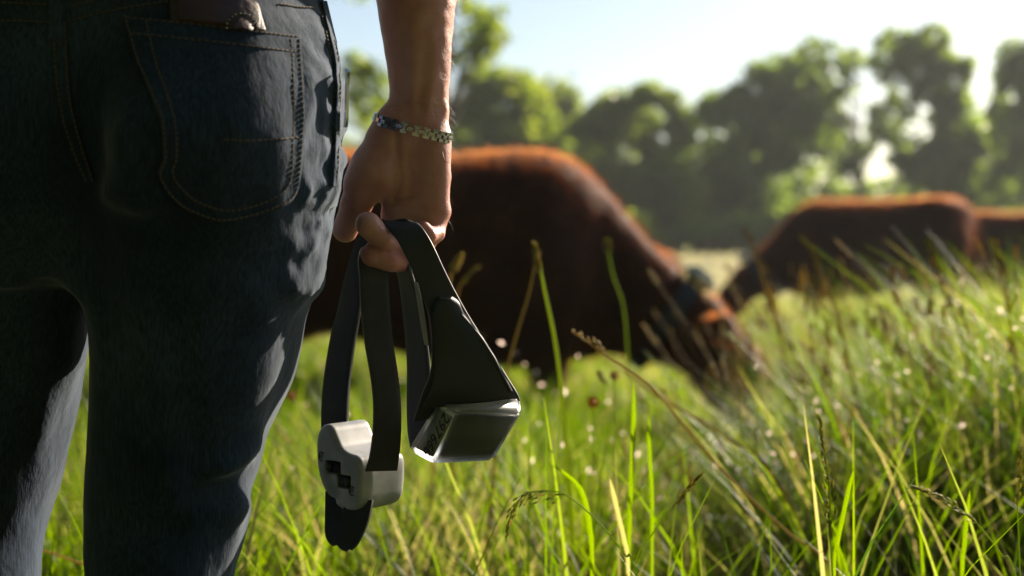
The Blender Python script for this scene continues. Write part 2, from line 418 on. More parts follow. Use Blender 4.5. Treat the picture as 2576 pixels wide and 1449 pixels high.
for k, (px, rx, top, D, mt, sd, lb) in enumerate([
        (1150, 200, 575, 47, LD, 31, 'low leafy bush behind the back of the large cow'),
        (1440, 190, 585, 50, LD, 32, 'low leafy bush over the shoulder of the large cow'),
        (1900, 170, 570, 52, LD, 34, 'low dark bush above the gap between the two cows'),
        (2120, 190, 560, 50, LD, 35, 'low dark bush behind the back of the farther cow'),
        (2360, 180, 560, 52, LD, 36, 'low dark bush behind the rump of the farther cow'),
        (2580, 170, 550, 48, LD, 37, 'low dark bush at the right edge of the picture')]):
    rt = tree_px('bush', D, px, [(px, (top + 640) / 2, rx, (640 - top) / 2 + 20), (px - rx * .5, 590, rx * .6, 60), (px + rx * .5, 595, rx * .6, 55)], 6500, 0.13, lb, mt, sd, trunk_r=0.05, group='bushes under the tree line')
    rt['category'] = 'bush'

# unseen trees added round the viewer to block sky light, keeping shaded sides dark
for k, (x, y, hh, lb) in enumerate([(-9, -6, 13, 'unseen shade tree added behind the viewer toward the left'), (-4, -7, 14, 'unseen shade tree added behind the viewer left of the middle'), (1.5, -7.5, 14, 'unseen shade tree added behind the viewer right of the middle'),
                                    (7.5, -8, 13, 'unseen shade tree added behind the viewer toward the right'), (-9, 0.5, 13, 'unseen shade tree added beside the viewer far to the left'), (-11, 7, 12, 'unseen shade tree added out of view left of the pasture'), (12, -4, 11, 'unseen shade tree added behind the viewer far to the right')]):
    make_tree('tree', (x, y, 0), [(0, .6, hh * .85, 3.0, 3.2, hh * .15), (1.4, 1.2, hh * .6, 3.4, 3.6, hh * .2), (-1.6, .8, hh * .58, 3.4, 3.4, hh * .2), (0, 0, hh * .25, 3.6, 2.4, hh * .25)], 20000, .26, lb, M['leaf'], 60 + k, trunk_r=.2, group='unseen trees added to block sky light', hole=-.3)

# ==================================================================== cows
m = M['coat'] = mat('coat', (0.10, 0.03, 0.014), 0.75)
nodes(m)[2].inputs['Specular IOR Level'].default_value = 0.15
vary(m, (0.032, 0.009, 0.004), (0.066, 0.019, 0.008), 9, 5); bump(m, 60, 0.6, 0.01, 4, (1, 1, 0.35))
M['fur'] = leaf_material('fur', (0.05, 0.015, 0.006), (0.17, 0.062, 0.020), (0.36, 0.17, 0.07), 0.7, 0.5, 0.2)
M['worn_white'] = mat('worn_white', (0.62, 0.62, 0.62), 0.4)
M['hoof'] = mat('hoof', (0.03, 0.025, 0.02), 0.6)
M['cow_muzzle'] = mat('cow_muzzle', (0.20, 0.11, 0.09), 0.45)
M['cow_eye'] = mat('cow_eye', (0.01, 0.008, 0.006), 0.1)
M['blue_strap'] = mat('blue_strap', (0.014, 0.018, 0.035), 0.55)
M['ear_tag'] = mat('ear_tag', (0.65, 0.40, 0.05), 0.5)

def cow_mesh(calf=False):
    F = Field((-1.0, -0.46, -0.02), (1.42, 0.46, 1.32), 0.017)
    F.add(F.loft([(-.84, .92, .08, 0, .06, 2), (-.78, .90, .20, 0, .15, 2.3), (-.64, .85, .31, 0, .25, 2.4), (-.3, .79, .36, 0, .31, 2.3), (0, .75, .395, 0, .34, 2.2),
                  (.25, .74, .405, 0, .33, 2.3), (.45, .75, .39, 0, .29, 2.3), (.58, .73, .33, 0, .21, 2.2), (.66, .70, .22, 0, .12, 2)], 'x'))
    F.add(F.ell((-.5, .17, 1.08), (.12, .09, .07)), 0.08); F.add(F.ell((-.5, -.17, 1.08), (.12, .09, .07)), 0.08)
    F.add(F.cone((.48, 0, .82), (.77, 0, .60), .25, .17, 0.72), 0.06)
    F.add(F.cone((.77, 0, .60), (.95, 0, .48), .17, .12, 0.7), 0.06)
    F.add(F.cone((.60, 0, .50), (.86, 0, .42), .10, .06, 0.4), 0.12)          # dewlap
    # head, nose down and forward
    F.add(F.cone((.98, 0, .48), (1.12, 0, .31), .128, .132, 0.85), 0.05)
    F.add(F.cone((1.12, 0, .31), (1.24, 0, .11), .118, .080, 0.85), 0.05)
    F.add(F.ell((1.255, 0, .075), (.088, .095, .065)), 0.04)
    F.add(F.ell((1.03, 0, .55), (.06, .07, .05)), 0.04)
    for s in (-1, 1):
        F.add(F.cone((1.04, s * .10, .50), (1.09, s * .24, .49), .03, .050, 1), 0.02)
        F.add(F.cone((1.09, s * .24, .49), (1.12, s * .31, .45), .048, .02, 1), 0.02)
        F.add(F.ell((1.205, s * .085, .32), (.035, .03, .035)), 0.02)
        # fore leg
        F.add(F.cone((.42, s * .17, .70), (.44, s * .16, .42), .145, .085), 0.08)
        F.add(F.cone((.44, s * .16, .42), (.44, s * .155, .32), .066, .055), 0.04)
        F.add(F.cone((.44, s * .155, .32), (.43, s * .15, .08), .045, .04), 0.02)
        # hind leg
        F.add(F.cone((-.60, s * .16, .80), (-.56, s * .17, .55), .19, .12), 0.1)
        F.add(F.cone((-.56, s * .17, .55), (-.74, s * .16, .40), .10, .062), 0.05)
        F.add(F.cone((-.74, s * .16, .40), (-.71, s * .16, .08), .052, .04), 0.02)
    F.add(F.cone((-.80, 0, 1.02), (-.87, 0, .90), .035, .026), 0.04)
    F.add(F.cone((-.87, 0, .90), (-.875, 0, .45), .024, .018), 0.02)
    F.add(F.cone((-.875, 0, .45), (-.87, 0, .25), .035, .028), 0.02)
    F.f += (0.006 * vnoise(np.stack([F.X, F.Y, F.Z], -1) * 7, 5)).astype(np.float32)
    V, Q = F.mesh()
    return mesh_np('cow_body', V, Q), V, Q
COW, CV, CQ = cow_mesh(); COW.materials.append(M['coat'])
# short hair of the coat
CN = vnormals(CV, CQ); CN *= np.sign((CN * (CV - np.array((0, 0, .75)))).sum()); r = np.random.default_rng(9)
pk = r.integers(0, len(CV), 60000); pk = pk[(CV[pk, 2] > .25)]
p0 = CV[pk] + r.normal(size=(len(pk), 3)) * .006; n0 = CN[pk]; ln = (r.uniform(.012, .028, len(pk)) * (1 + .45 * np.clip(n0[:, 2], 0, 1)))[:, None]
d1 = n0 * .8 + np.array([-.35, 0, -.55]) + r.normal(size=n0.shape) * .3; d1 /= np.linalg.norm(d1, axis=1)[:, None]
sd = np.cross(d1, r.normal(size=n0.shape)); sd /= np.linalg.norm(sd, axis=1)[:, None]
FV = np.stack([p0 - sd * .0011, p0 + sd * .0011, p0 + d1 * ln], 1).reshape(-1, 3)
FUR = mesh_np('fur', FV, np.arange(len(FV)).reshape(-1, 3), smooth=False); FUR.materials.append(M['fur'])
vattr(FUR, 'tint', np.repeat(np.clip(.12 + .85 * np.clip((n0[:, 2] - .5) / .4, 0, 1) + .12 * r.normal(size=len(pk)), 0, 1), 3))  # upward-facing hair coloured paler, painting in the sunlit rim along the back
hoof_mb = {}
def bm_uvs(bm, c, r, sc=(1, 1, 1), seg=12, ring=8):
    g = bmesh.ops.create_uvsphere(bm, u_segments=seg, v_segments=ring, radius=r)
    bmesh.ops.scale(bm, vec=sc, verts=g['verts']); bmesh.ops.translate(bm, vec=c, verts=g['verts'])
cow_parts = {}
def part_mesh(key, fn, mt):
    if key not in cow_parts:
        bm = bmesh.new(); fn(bm); me = bpy.data.meshes.new(key); bm.to_mesh(me); bm.free()
        me.polygons.foreach_set('use_smooth', [True] * len(me.polygons)); me.materials.append(mt); cow_parts[key] = me
    return cow_parts[key]
def hoof_fn(bm):
    g = bmesh.ops.create_cone(bm, cap_ends=True, segments=12, radius1=0.062, radius2=0.045, depth=0.09)
    bmesh.ops.scale(bm, vec=(1.15, 1, 1), verts=g['verts']); bmesh.ops.bevel(bm, geom=bm.edges[:], offset=0.006, segments=2, affect='EDGES')
def make_cow(label, loc, rz, sc=1.0, tagged=False):
    root = bpy.data.objects.new('cow', COW); COL.objects.link(root)
    root.location = loc; root.rotation_euler = (0, 0, rz); root.scale = (sc,) * 3
    tag(root, label, 'cow', 'red-brown cattle grazing in the pasture')
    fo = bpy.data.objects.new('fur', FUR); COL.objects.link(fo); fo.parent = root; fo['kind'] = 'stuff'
    for (x, y) in ((.43, .15), (.43, -.15), (-.71, .16), (-.71, -.16)):
        h = bpy.data.objects.new('hoof', part_mesh('hoof', hoof_fn, M['hoof'])); COL.objects.link(h); h.parent = root; h.location = (x, y, .04)
    for s in (-1, 1):
        e = bpy.data.objects.new('eye', part_mesh('eye', lambda bm: bm_uvs(bm, (0, 0, 0), .022), M['cow_eye'])); COL.objects.link(e); e.parent = root; e.location = (1.20, s * .105, .33)
    mz = bpy.data.objects.new('muzzle', part_mesh('muzzle', lambda bm: bm_uvs(bm, (0, 0, 0), 1, (.078, .080, .034), 16, 10), M['cow_muzzle'])); COL.objects.link(mz); mz.parent = root; mz.location = (1.265, 0, .042)
    if tagged:
        bm = bmesh.new(); bmesh.ops.create_cube(bm, size=1); bmesh.ops.scale(bm, vec=(.012, .055, .07), verts=bm.verts); bmesh.ops.bevel(bm, geom=bm.edges[:], offset=.004, segments=2, affect='EDGES')
        t = bm_obj('ear_tag', bm, M['ear_tag'], root); t.location = (1.09, -.27, .43)
    return root
D1 = 5.5
cow1 = make_cow('large red-brown cow with its head down to the grass beside the held collars', (TX(1288, D1) - .29, D1, -.02), R(-7))
D2 = 12.8
cow2 = make_cow('red-brown cow farther off, grazing with its head to the left', (TX(2185, D2), D2, -.03), R(171), 1.08)
cow3 = make_cow('partly seen cow at the right edge behind the hanging tail of another', (TX(2576, 14.5) - .15, 14.6, -.02), R(-20), 1.02)
cow4 = make_cow('small tan calf almost hidden behind the neck of the large cow', (TX(1545, 12.0), 12.0, -.02), R(180), 0.66)
mc = M['coat'].copy(); mc.name = 'calf_coat'; N_, L_, b_ = nodes(mc)
for nn in N_:
    if nn.type == 'VALTORGB': nn.color_ramp.elements[0].color = (.16, .085, .04, 1); nn.color_ramp.elements[1].color = (.26, .15, .08, 1)
cow4.data = COW.copy(); cow4.data.materials[0] = mc

def cow_collar(cow, label):
    """band round the neck with a pale housing on top"""
    root = empty('cow_collar', cow.location, cow.rotation_euler[2]); root.scale = cow.scale
    tag(root, label, 'collar', 'collars worn by the grazing cows')
    c = np.array((.90, 0, .525)); ax = np.array((.80, 0, -.60)); up = np.array((.60, 0, .80)); si = np.array((0, 1, 0))
    V, F = [], []; n = 40; a, b_ = .142, .104
    for i in range(n):
        t = 2 * math.pi * i / n
        p = c + up * math.cos(t) * a + si * math.sin(t) * b_; nrm = up * math.cos(t) + si * math.sin(t)
        for (w_, h_) in ((-.035, 0), (.035, 0), (.035, .010), (-.035, .010)): V.append(p + ax * w_ + nrm * h_)
    for i in range(n):
        j = (i + 1) % n
        for k in range(4): F.append((i * 4 + k, i * 4 + (k + 1) % 4, j * 4 + (k + 1) % 4, j * 4 + k))
    mb = MB(); mb.add(V, F); mb.build('band', M['blue_strap'], root, smooth=False)
    bm = bmesh.new(); bmesh.ops.create_cube(bm, size=1); bmesh.ops.scale(bm, vec=(.125, .10, .065), verts=bm.verts)
    bmesh.ops.bevel(bm, geom=bm.edges[:], offset=.018, segments=3, affect='EDGES')
    h = bm_obj('housing', bm, M['worn_white'], root); h.location = Vector(c + up * (a + .038)); h.rotation_euler = (0, math.atan2(.60, .80), 0)
    bm = bmesh.new(); bmesh.ops.create_cube(bm, size=1); bmesh.ops.scale(bm, vec=(.08, .07, .10), verts=bm.verts)
    bmesh.ops.bevel(bm, geom=bm.edges[:], offset=.014, segments=3, affect='EDGES')
    h = bm_obj('counterweight', bm, M['rubber_black'], root); h.location = Vector(c - up * (a + .045)); h.rotation_euler = (0, math.atan2(.60, .80), 0)
cow_collar(cow1, 'dark collar with a white box on the neck of the large cow')
cow_collar(cow2, 'dark collar on the lowered neck of the farther cow')

# ==================================================================== person
HIP = 1.28
def row(py, xl, xr, d, hy, pw=2.2, dy=0.0):
    a, b = P(xl, py, d), P(xr, py, d)
    return (a.z, (a.x + b.x) / 2, (b.x - a.x) / 2, a.y + dy, hy, pw)
F = Field((-0.80, 1.00, 0.02), (-0.08, 1.62, 1.16), 0.0047)
# pelvis
F.add(F.loft([row(-420, -330, 700, HIP, .105, 2.0, .015), row(-120, -380, 730, HIP, .108, 2.0, .014), row(0, -420, 745, HIP, .112, 2.0, .012), row(100, -460, 770, HIP, .118, 2.0, .008),
              row(280, -490, 790, HIP, .125, 2.0), row(400, -490, 780, HIP, .12, 2.0), row(500, -470, 760, HIP, .11, 2.0), row(600, -440, 740, HIP, .10, 2.0), row(700, -380, 680, HIP, .07, 2)]))
for s in (1, -1):          # the two hip lobes, rounded at the sides
    X_ = (lambda x: x) if s > 0 else (lambda x: 340 - x)
    def lr(py, xl, xr, hy, dy): return row(py, min(X_(xl), X_(xr)), max(X_(xl), X_(xr)), HIP, hy, 2.0, dy)
    F.add(F.loft([lr(-420, 240, 730, .100, .012), lr(-120, 200, 770, .106, .010), lr(0, 170, 793, .116, .006), lr(100, 140, 825, .128, 0), lr(200, 115, 850, .139, -.006), lr(280, 100, 858, .147, -.012), lr(380, 95, 843, .150, -.018), lr(480, 110, 818, .142, -.016), lr(580, 150, 795, .122, -.008), lr(680, 200, 760, .09, 0)]), .03)
# cleft
a0, a1 = P(165, 150, HIP - .155), P(215, 640, HIP - .12)
F.sub(F.cone(a0, a1, .012, .03), .05)
# right leg
LEG = [row(430, 225, 812, HIP, .12, 2.1), row(560, 222, 806, HIP, .125, 2.15), row(640, 228, 798, HIP, .122, 2.2), row(700, 234, 792, HIP, .118), row(760, 240, 778, HIP, .112), row(820, 242, 757, HIP, .106), row(900, 242, 738, HIP, .10),
       row(960, 241, 722, HIP, .095), row(1040, 238, 686, HIP, .09), row(1100, 235, 662, HIP, .086), row(1180, 231, 648, HIP, .083), row(1250, 227, 630, HIP, .08), row(1300, 224, 630, HIP, .079, 2.2, .003),
       row(1380, 225, 610, HIP, .08, 2.2, .0), row(1449, 232, 588, HIP, .08, 2.2, -.003), row(1650, 236, 560, HIP, .082, 2.2, -.008), row(2000, 236, 540, HIP, .078, 2.2, 0), row(2500, 235, 540, HIP, .08, 2.2, .0), row(2650, 230, 545, HIP, .082, 2.2, 0)]
F.add(F.loft(LEG), .035)
# left leg, a little ahead
LL = 1.37
F.add(F.loft([row(430, -520, 190, HIP, .12, 2.1), row(560, -500, 200, HIP + .01, .125), row(690, -470, 214, HIP + .03, .115), row(800, -430, 216, HIP + .045, .108), row(900, -400, 212, HIP + .05, .10), row(960, -375, 196, HIP + .055, .095),
              row(1040, -350, 178, HIP + .06, .09), row(1200, -320, 145, HIP + .065, .083), row(1300, -300, 115, HIP + .065, .08), row(1449, -300, 85, HIP + .05, .08), row(1700, -290, 70, HIP + .02, .082), row(2100, -280, 60, HIP, .078), row(2600, -280, 65, HIP, .08)]), .012)
# folds: under the seat, behind the knee, at the outer thigh
XYZ = np.stack([F.X, F.Y, F.Z], -1)
def fold(a, b, depth, width, soft=.02):
    c = F.cone(a, b, width, width * .5)
    F.f += (depth * np.exp(-np.clip(c + width, 0, None) ** 2 / (2 * soft ** 2))).astype(np.float32)
def onj(px, py, off=0.0): return P(px, py, HIP - off)
fold(onj(250, 555, .13), onj(560, 572, .16), .008, .003, .010)
fold(onj(260, 500, .13), onj(480, 545, .16), -.006, .004, .012)
fold(onj(560, 1215, .075), onj(640, 1120, .03), -.012, .006, .012)
fold(onj(520, 1250, .075), onj(640, 1190, .03), .010, .004, .010)
fold(onj(560, 1310, .075), onj(640, 1270, .02), -.008, .006, .012)
fold(onj(240, 1290, .075), onj(430, 1330, .08), .006, .004, .012)
for k, (px, py) in enumerate([(842, 455), (838, 490), (836, 520), (818, 560), (826, 590), (806, 625), (812, 660), (788, 690), (795, 730)]):
    s = 1 if k % 2 else -1
    fold(onj(px - 48 + 23 * math.sin(k * 2.3), py + 14 * math.cos(k * 1.7), .075), onj(px + 14, py - 4, .015), -(.0035 + .002 * math.sin(k * 3.1)), .003, .006 + .002 * math.cos(k))
# pocket bulges at the hip side
for k in range(9):
    py = 30 + k * 46; s = 1 if k % 2 else -1
    fold(onj(852 + 14 * math.sin(k), py, .05), onj(872, py + 12, -.02), s * .0035, .002, .006)
n1 = vnoise(XYZ * np.array([16, 16, 9]), 21); n2 = vnoise(XYZ * np.array([38, 38, 17]), 22)
F.f += (0.0045 * n1 + 0.0016 * n2).astype(np.float32)
xs = P(800, 300, HIP).x
F.f += (np.exp(-((F.X - xs - .02) / .035) ** 2) * np.clip((F.Z - .66) / .08, 0, 1) * (.0030 * vnoise(XYZ * np.array([60, 60, 42]), 23) + .0016 * vnoise(XYZ * np.array([130, 130, 90]), 24))).astype(np.float32)
# long drag folds running down the back of the thigh
u = (F.X * 1.0 + F.Z * 0.12)
F.f += (0.0022 * np.sin(u * 95 + 3 * n1) * np.exp(-((F.Z - .66) / .12) ** 2)).astype(np.float32)
JV, JQ = F.mesh(); del F, XYZ, n1, n2, u
JB = BVHTree.FromPolygons([tuple(v) for v in JV], [tuple(q) for q in JQ])
def hit(px, py, off=0.0):
    r = ray(px, py).normalized()
    loc, nrm, i, d = JB.ray_cast(CAM, r)
    if loc is None: return None
    if nrm.dot(r) > 0: nrm = -nrm
    return loc + nrm * off, nrm

# body under the clothes: torso, neck, head, left arm (coarse) and the bare right arm with its hand (fine)
F = Field((-.80, .95, .95), (.10, 1.72, 1.80), .014)
cx = P(170, 0, HIP).x
F.add(F.loft([(1.0, cx, .17, HIP, .11, 2.2), (1.15, cx, .165, HIP, .11, 2.2), (1.3, cx, .19, HIP, .12, 2.2), (1.42, cx, .19, HIP, .10, 2.2), (1.47, cx, .14, HIP, .07, 2), (1.50, cx, .07, HIP, .05, 2)]))
F.add(F.cone((cx, HIP, 1.44), (cx, HIP + .02, 1.56), .065, .058), .04)
F.add(F.ell((cx, HIP + .04, 1.65), (.078, .098, .115)), .02); F.add(F.ell((cx, HIP + .07, 1.60), (.06, .075, .075)), .02)
F.add(F.cone((cx, HIP + .13, 1.64), (cx, HIP + .155, 1.615), .012, .017), .01)
for s in (-1, 1):
    F.add(F.ell((cx + s * .08, HIP + .03, 1.64), (.012, .022, .03)), .005)
    F.sub(F.ell((cx + s * .032, HIP + .145, 1.665), (.016, .012, .01)), .01)
F.add(F.cone((cx - .19, HIP, 1.41), (cx - .25, HIP + .02, 1.13), .062, .046), .05)
F.add(F.cone((cx - .25, HIP + .02, 1.13), (cx - .22, HIP + .22, 1.02), .045, .032), .02)
F.add(F.ell((cx - .205, HIP + .27, 1.0), (.022, .05, .042)), .015)
for k in range(4): F.add(F.cone((cx - .20, HIP + .30, 1.025 - k * .018), (cx - .185, HIP + .375 - .006 * abs(k - 1), 1.0 - k * .019), .0115, .009), .006)
F.add(F.cone((cx - .19, HIP + .25, 1.03), (cx - .165, HIP + .31, 1.05), .013, .010), .01)
F.add(F.cone((cx + .19, HIP, 1.41), (cx + .29, HIP + .03, 1.22), .062, .050), .05)
BV, BQ = F.mesh(); del F

HD = 1.40
def H(px, py, mm=0.0): return P(px, py, HD + mm / 1000)
def hrow(py, xl, xr, hy, mm=0.0, pw=2.1):
    a, b = H(xl, py, mm), H(xr, py, mm); return (a.z, (a.x + b.x) / 2, (b.x - a.x) / 2, a.y, hy, pw)
lo = H(800, 720, -95); hi = H(1210, -720, 75)
F = Field((lo.x, lo.y, lo.z), (hi.x + .02, hi.y, hi.z), .0021)
F.add(F.loft([hrow(-700, 905, 1150, .045, 0), hrow(-520, 900, 1165, .048), hrow(-350, 905, 1170, .047), hrow(-150, 920, 1164, .043), hrow(0, 944, 1147, .038), hrow(100, 961, 1136, .033), hrow(180, 974, 1131, .0275),
              hrow(250, 976, 1128, .0225, 0, 2.2), hrow(290, 972, 1128, .0215, 0, 2.2), hrow(340, 955, 1127, .0215, 0, 2.3), hrow(400, 950, 1125, .0205, 2, 2.5), hrow(450, 952, 1122, .0185, 4, 2.7), hrow(500, 968, 1119, .0170, 5, 2.7),
              hrow(540, 982, 1117, .0150, 5, 2.6), hrow(568, 990, 1110, .012, 4, 2.4)]))
def cn(a, b, ra, rb, k): F.add(F.cone(H(*a), H(*b), ra, rb), k)
# heel of the thumb, thumb
cn((990, 330, -4), (940, 430, -8), .0215, .0215, .018)
cn((940, 430, -8), (912, 465, -4), .0215, .0165, .014)
cn((912, 465, -4), (896, 515, 4), .0165, .0142, .009)
cn((896, 515, 4), (868, 578, 12), .0145, .0125, .006)
# web
cn((952, 425, -2), (974, 478, 2), .0125, .0075, .010)
# heel of the hand on the little-finger side and pads under the fingers
cn((1085, 360, -8), (1092, 500, -6), .0145, .0125, .014)
cn((1004, 535, -6), (1095, 535, -4), .0105, .0105, .012)
# fingers
def finger(pts, r, k0=.010):
    for i in range(len(pts) - 1): cn(pts[i], pts[i + 1], r[i], r[i + 1], k0 if i == 0 else .0016)
FI = [(990, 545, 0), (1004, 622, -30), (962, 606, -50), (926, 566, -58)]
FM = [(1025, 550, 0), (1036, 656, -22), (984, 656, -40), (936, 640, -45)]
FR = [(1060, 552, 0), (1068, 640, -16), (1040, 640, -34), (1016, 610, -34)]
FL = [(1095, 545, 0), (1095, 588, -12), (1078, 592, -27), (1064, 575, -28)]
finger(FI, (.0112, .0105, .0108, .0125)); finger(FM, (.0112, .0105, .0105, .0125)); finger(FR, (.0105, .010, .0095, .009)); finger(FL, (.0108, .0096, .0088, .008))
# tendons, creases
cn((1045, 60, -30), (1040, 290, -19), .004, .003, .010)
cn((1085, 150, -20), (1070, 300, -17), .003, .003, .010)
def crease(pts, dep, wid):
    """a line pressed into the palm side of the hand"""
    best = None; W_ = [H(*q) for q in pts]
    for a_, b_ in zip(W_[:-1], W_[1:]):
        dx, dz = b_.x - a_.x, b_.z - a_.z; qx, qz = F.X - a_.x, F.Z - a_.z
        t = np.clip((qx * dx + qz * dz) / (dx * dx + dz * dz), 0, 1); dd = (qx - dx * t) ** 2 + (qz - dz * t) ** 2
        best = dd if best is None else np.minimum(best, dd)
    F.f += (dep * np.exp(-best / (2 * wid ** 2)) * (F.Y < HD + .004)).astype(np.float32)
crease([(1000, 330), (1003, 400), (1006, 450), (994, 505)], .0030, .0030)
crease([(985, 276), (1040, 270), (1115, 278)], .0012, .0013)
crease([(1000, 286), (1060, 283), (1110, 290)], .0008, .0012)
crease([(996, 505), (1050, 492), (1112, 505)], .0012, .0015)
crease([(985, 520), (1040, 524), (1108, 536)], .0010, .0015)
crease([(1030, 400), (1036, 450), (1028, 495)], .0009, .0018)
crease([(876, 512), (925, 524)], .0010, .0013)
crease([(900, 470), (935, 478)], .0008, .0015)
crease([(938, 602), (976, 590)], .0011, .0011)
crease([(960, 622), (990, 600)], .0008, .0011)
crease([(962, 632), (968, 668)], .0010, .0011)
crease([(905, 612), (945, 622), (985, 632)], .0016, .0014)
XYZ = np.stack([F.X, F.Y, F.Z], -1)
F.f += (.0007 * vnoise(XYZ * 90, 31) + .0009 * vnoise(XYZ * np.array([45, 45, 20]), 32)).astype(np.float32)
HV, HQ = F.mesh(); del F, XYZ
nb = len(BV)
person = link_mesh('person', mesh_np('person', np.vstack([BV, HV]), np.vstack([BQ, HQ + nb])), M['skin'])
tag(person, 'person in dark jeans seen from behind, bare arm hanging with two collars in hand', 'person')
HB = BVHTree.FromPolygons([tuple(v) for v in HV], [tuple(q) for q in HQ])
# fine arm hair, mostly on the outer side
HN = vnormals(HV, HQ); r = np.random.default_rng(5)
zw = P(0, 560, HD).z
sel = np.where((HV[:, 2] > zw) & (HV[:, 0] > H(1040, 300).x - .01))[0]
pr = np.clip(np.abs(HN[sel, 0]) * 1.6 - 0.9, 0.0, 1) * (HN[sel, 0] > 0) * np.where(HV[sel, 2] > H(0, 330).z, 1.0, 0.35); pick = r.choice(sel, 1500, p=pr / pr.sum())
p0 = HV[pick]; n0 = HN[pick]; ln = r.uniform(.004, .012, len(pick))[:, None]
d1 = n0 * .75 + np.array([0, 0, -.75]) + r.normal(size=n0.shape) * .28; d1 /= np.linalg.norm(d1, axis=1)[:, None]
sd = np.cross(d1, r.normal(size=n0.shape)); sd /= np.linalg.norm(sd, axis=1)[:, None]; wd = .00009
mid = p0 + d1 * ln * .5; tip = mid + (d1 + np.array([0, 0, -.5])) * ln * .5
V = np.stack([p0 - sd * wd, p0 + sd * wd, mid + sd * wd * .7, mid - sd * wd * .7, tip + sd * wd * .2, tip - sd * wd * .2], 1).reshape(-1, 3)
b0 = np.arange(len(pick))[:, None] * 6
link_mesh('arm_hair', mesh_np('arm_hair', V, np.vstack([b0 + np.array([0, 1, 2, 3]), b0 + np.array([3, 2, 4, 5])])), M['hair'], person)['kind'] = 'stuff'
# head hair, shirt, boots (above and below the picture)
F = Field((cx - .14, HIP - .14, 1.5), (cx + .14, HIP + .2, 1.82), .01)
F.add(F.ell((cx, HIP + .025, 1.675), (.09, .108, .112))); F.sub(F.ell((cx, HIP + .15, 1.60), (.085, .09, .115)), .02)
V, Q = F.mesh(); link_mesh('hair', mesh_np('hair', V, Q), M['hair'], person)
F = Field((cx - .40, HIP - .22, 1.02), (cx + .42, HIP + .22, 1.52), .01)
F.add(F.loft([(1.03, cx, .205, HIP, .145, 2.3), (1.15, cx, .20, HIP, .14, 2.3), (1.3, cx, .205, HIP, .135, 2.3), (1.41, cx, .205, HIP, .112, 2.2), (1.47, cx, .15, HIP, .08, 2), (1.495, cx, .085, HIP, .065, 2)]))
for s in (-1, 1): F.add(F.cone((cx + s * .18, HIP, 1.40), (cx + s * .27, HIP + .02, 1.24), .075, .075), .05)
F.f += (.006 * vnoise(np.stack([F.X * 14, F.Y * 14, F.Z * 8], -1), 8)).astype(np.float32)
V, Q = F.mesh(); link_mesh('shirt', mesh_np('shirt', V, Q), M['shirt'], person)
for px, d in ((380, HIP), (-110, HIP)):
    bx = P(px, 2500, d).x
    F = Field((bx - .09, d - .12, -.01), (bx + .09, d + .26, .16), .008)
    F.add(F.cone((bx, d, .14), (bx, d, .05), .055, .055)); F.add(F.cone((bx, d - .03, .045), (bx, d + .17, .04), .045, .042), .03)
    V, Q = F.mesh(); link_mesh('boot', mesh_np('boot', V, Q), M['boot'], person)

jeans = link_mesh('jeans', mesh_np('jeans', JV, JQ), M['denim'], person)
def surf_patch(name, rows, off, thick, mt, parent, m=26, n=30, edge=0.0):
    """rows: (py, xl, xr) top to bottom, laid on the jeans"""
    T = catmull(rows, n) if len(rows) > 2 else np.linspace(rows[0], rows[1], n)
    V = []
    for (pl, xl, pr, xr) in T:
        for j in range(m + 1):
            t = j / m; h = hit(xl + (xr - xl) * t, pl + (pr - pl) * t, off)
            V.append(h[0] if h else (V[-1] if V else P(xl, pl, HIP)))
    F_ = [(i * (m + 1) + j, i * (m + 1) + j + 1, (i + 1) * (m + 1) + j + 1, (i + 1) * (m + 1) + j) for i in range(n - 1) for j in range(m)]
    V = np.array(V, float).reshape(n, m + 1, 3)
    for _ in range(2):
        V[1:-1, 1:-1] = (V[1:-1, 1:-1] * 2 + V[:-2, 1:-1] + V[2:, 1:-1] + V[1:-1, :-2] + V[1:-1, 2:]) / 6
    o = link_mesh(name, mesh_np(name, V.reshape(-1, 3), [q[::-1] for q in F_]), mt, parent)
    md = o.modifiers.new('s', 'SOLIDIFY'); md.thickness = thick; md.offset = 0
    b = o.modifiers.new('b', 'BEVEL'); b.width = thick * .3; b.segments = 2; b.limit_method = 'ANGLE'
    return o
def stitch(mb, pts, off=.0010, dash=.0028, gap=.0013, rad=.00045):
    q = catmull(pts, 40 * len(pts)); W = []
    for (x, y) in q:
        h = hit(x, y, off)
        if h: W.append((h[0], h[1]))
    acc = 0; on = True; start = None
    for i in range(1, len(W)):
        seg = (W[i][0] - W[i - 1][0]).length
        if seg > .02: start = None; acc = 0; continue
        if start is None: start = W[i - 1][0]
        acc += seg
        if on and acc >= dash:
            a, b_ = start, W[i][0]; d = (b_ - a); 
            if d.length > 1e-6:
                s_ = d.cross(W[i][1]).normalized() * rad * 1.25; u_ = W[i][1] * rad
                mb.add(*box_vf((a + b_) / 2, d * .5, s_, u_))
            on = False; start = None; acc = 0
        elif not on and acc >= gap: on = True; start = None; acc = 0
mbs = MB()
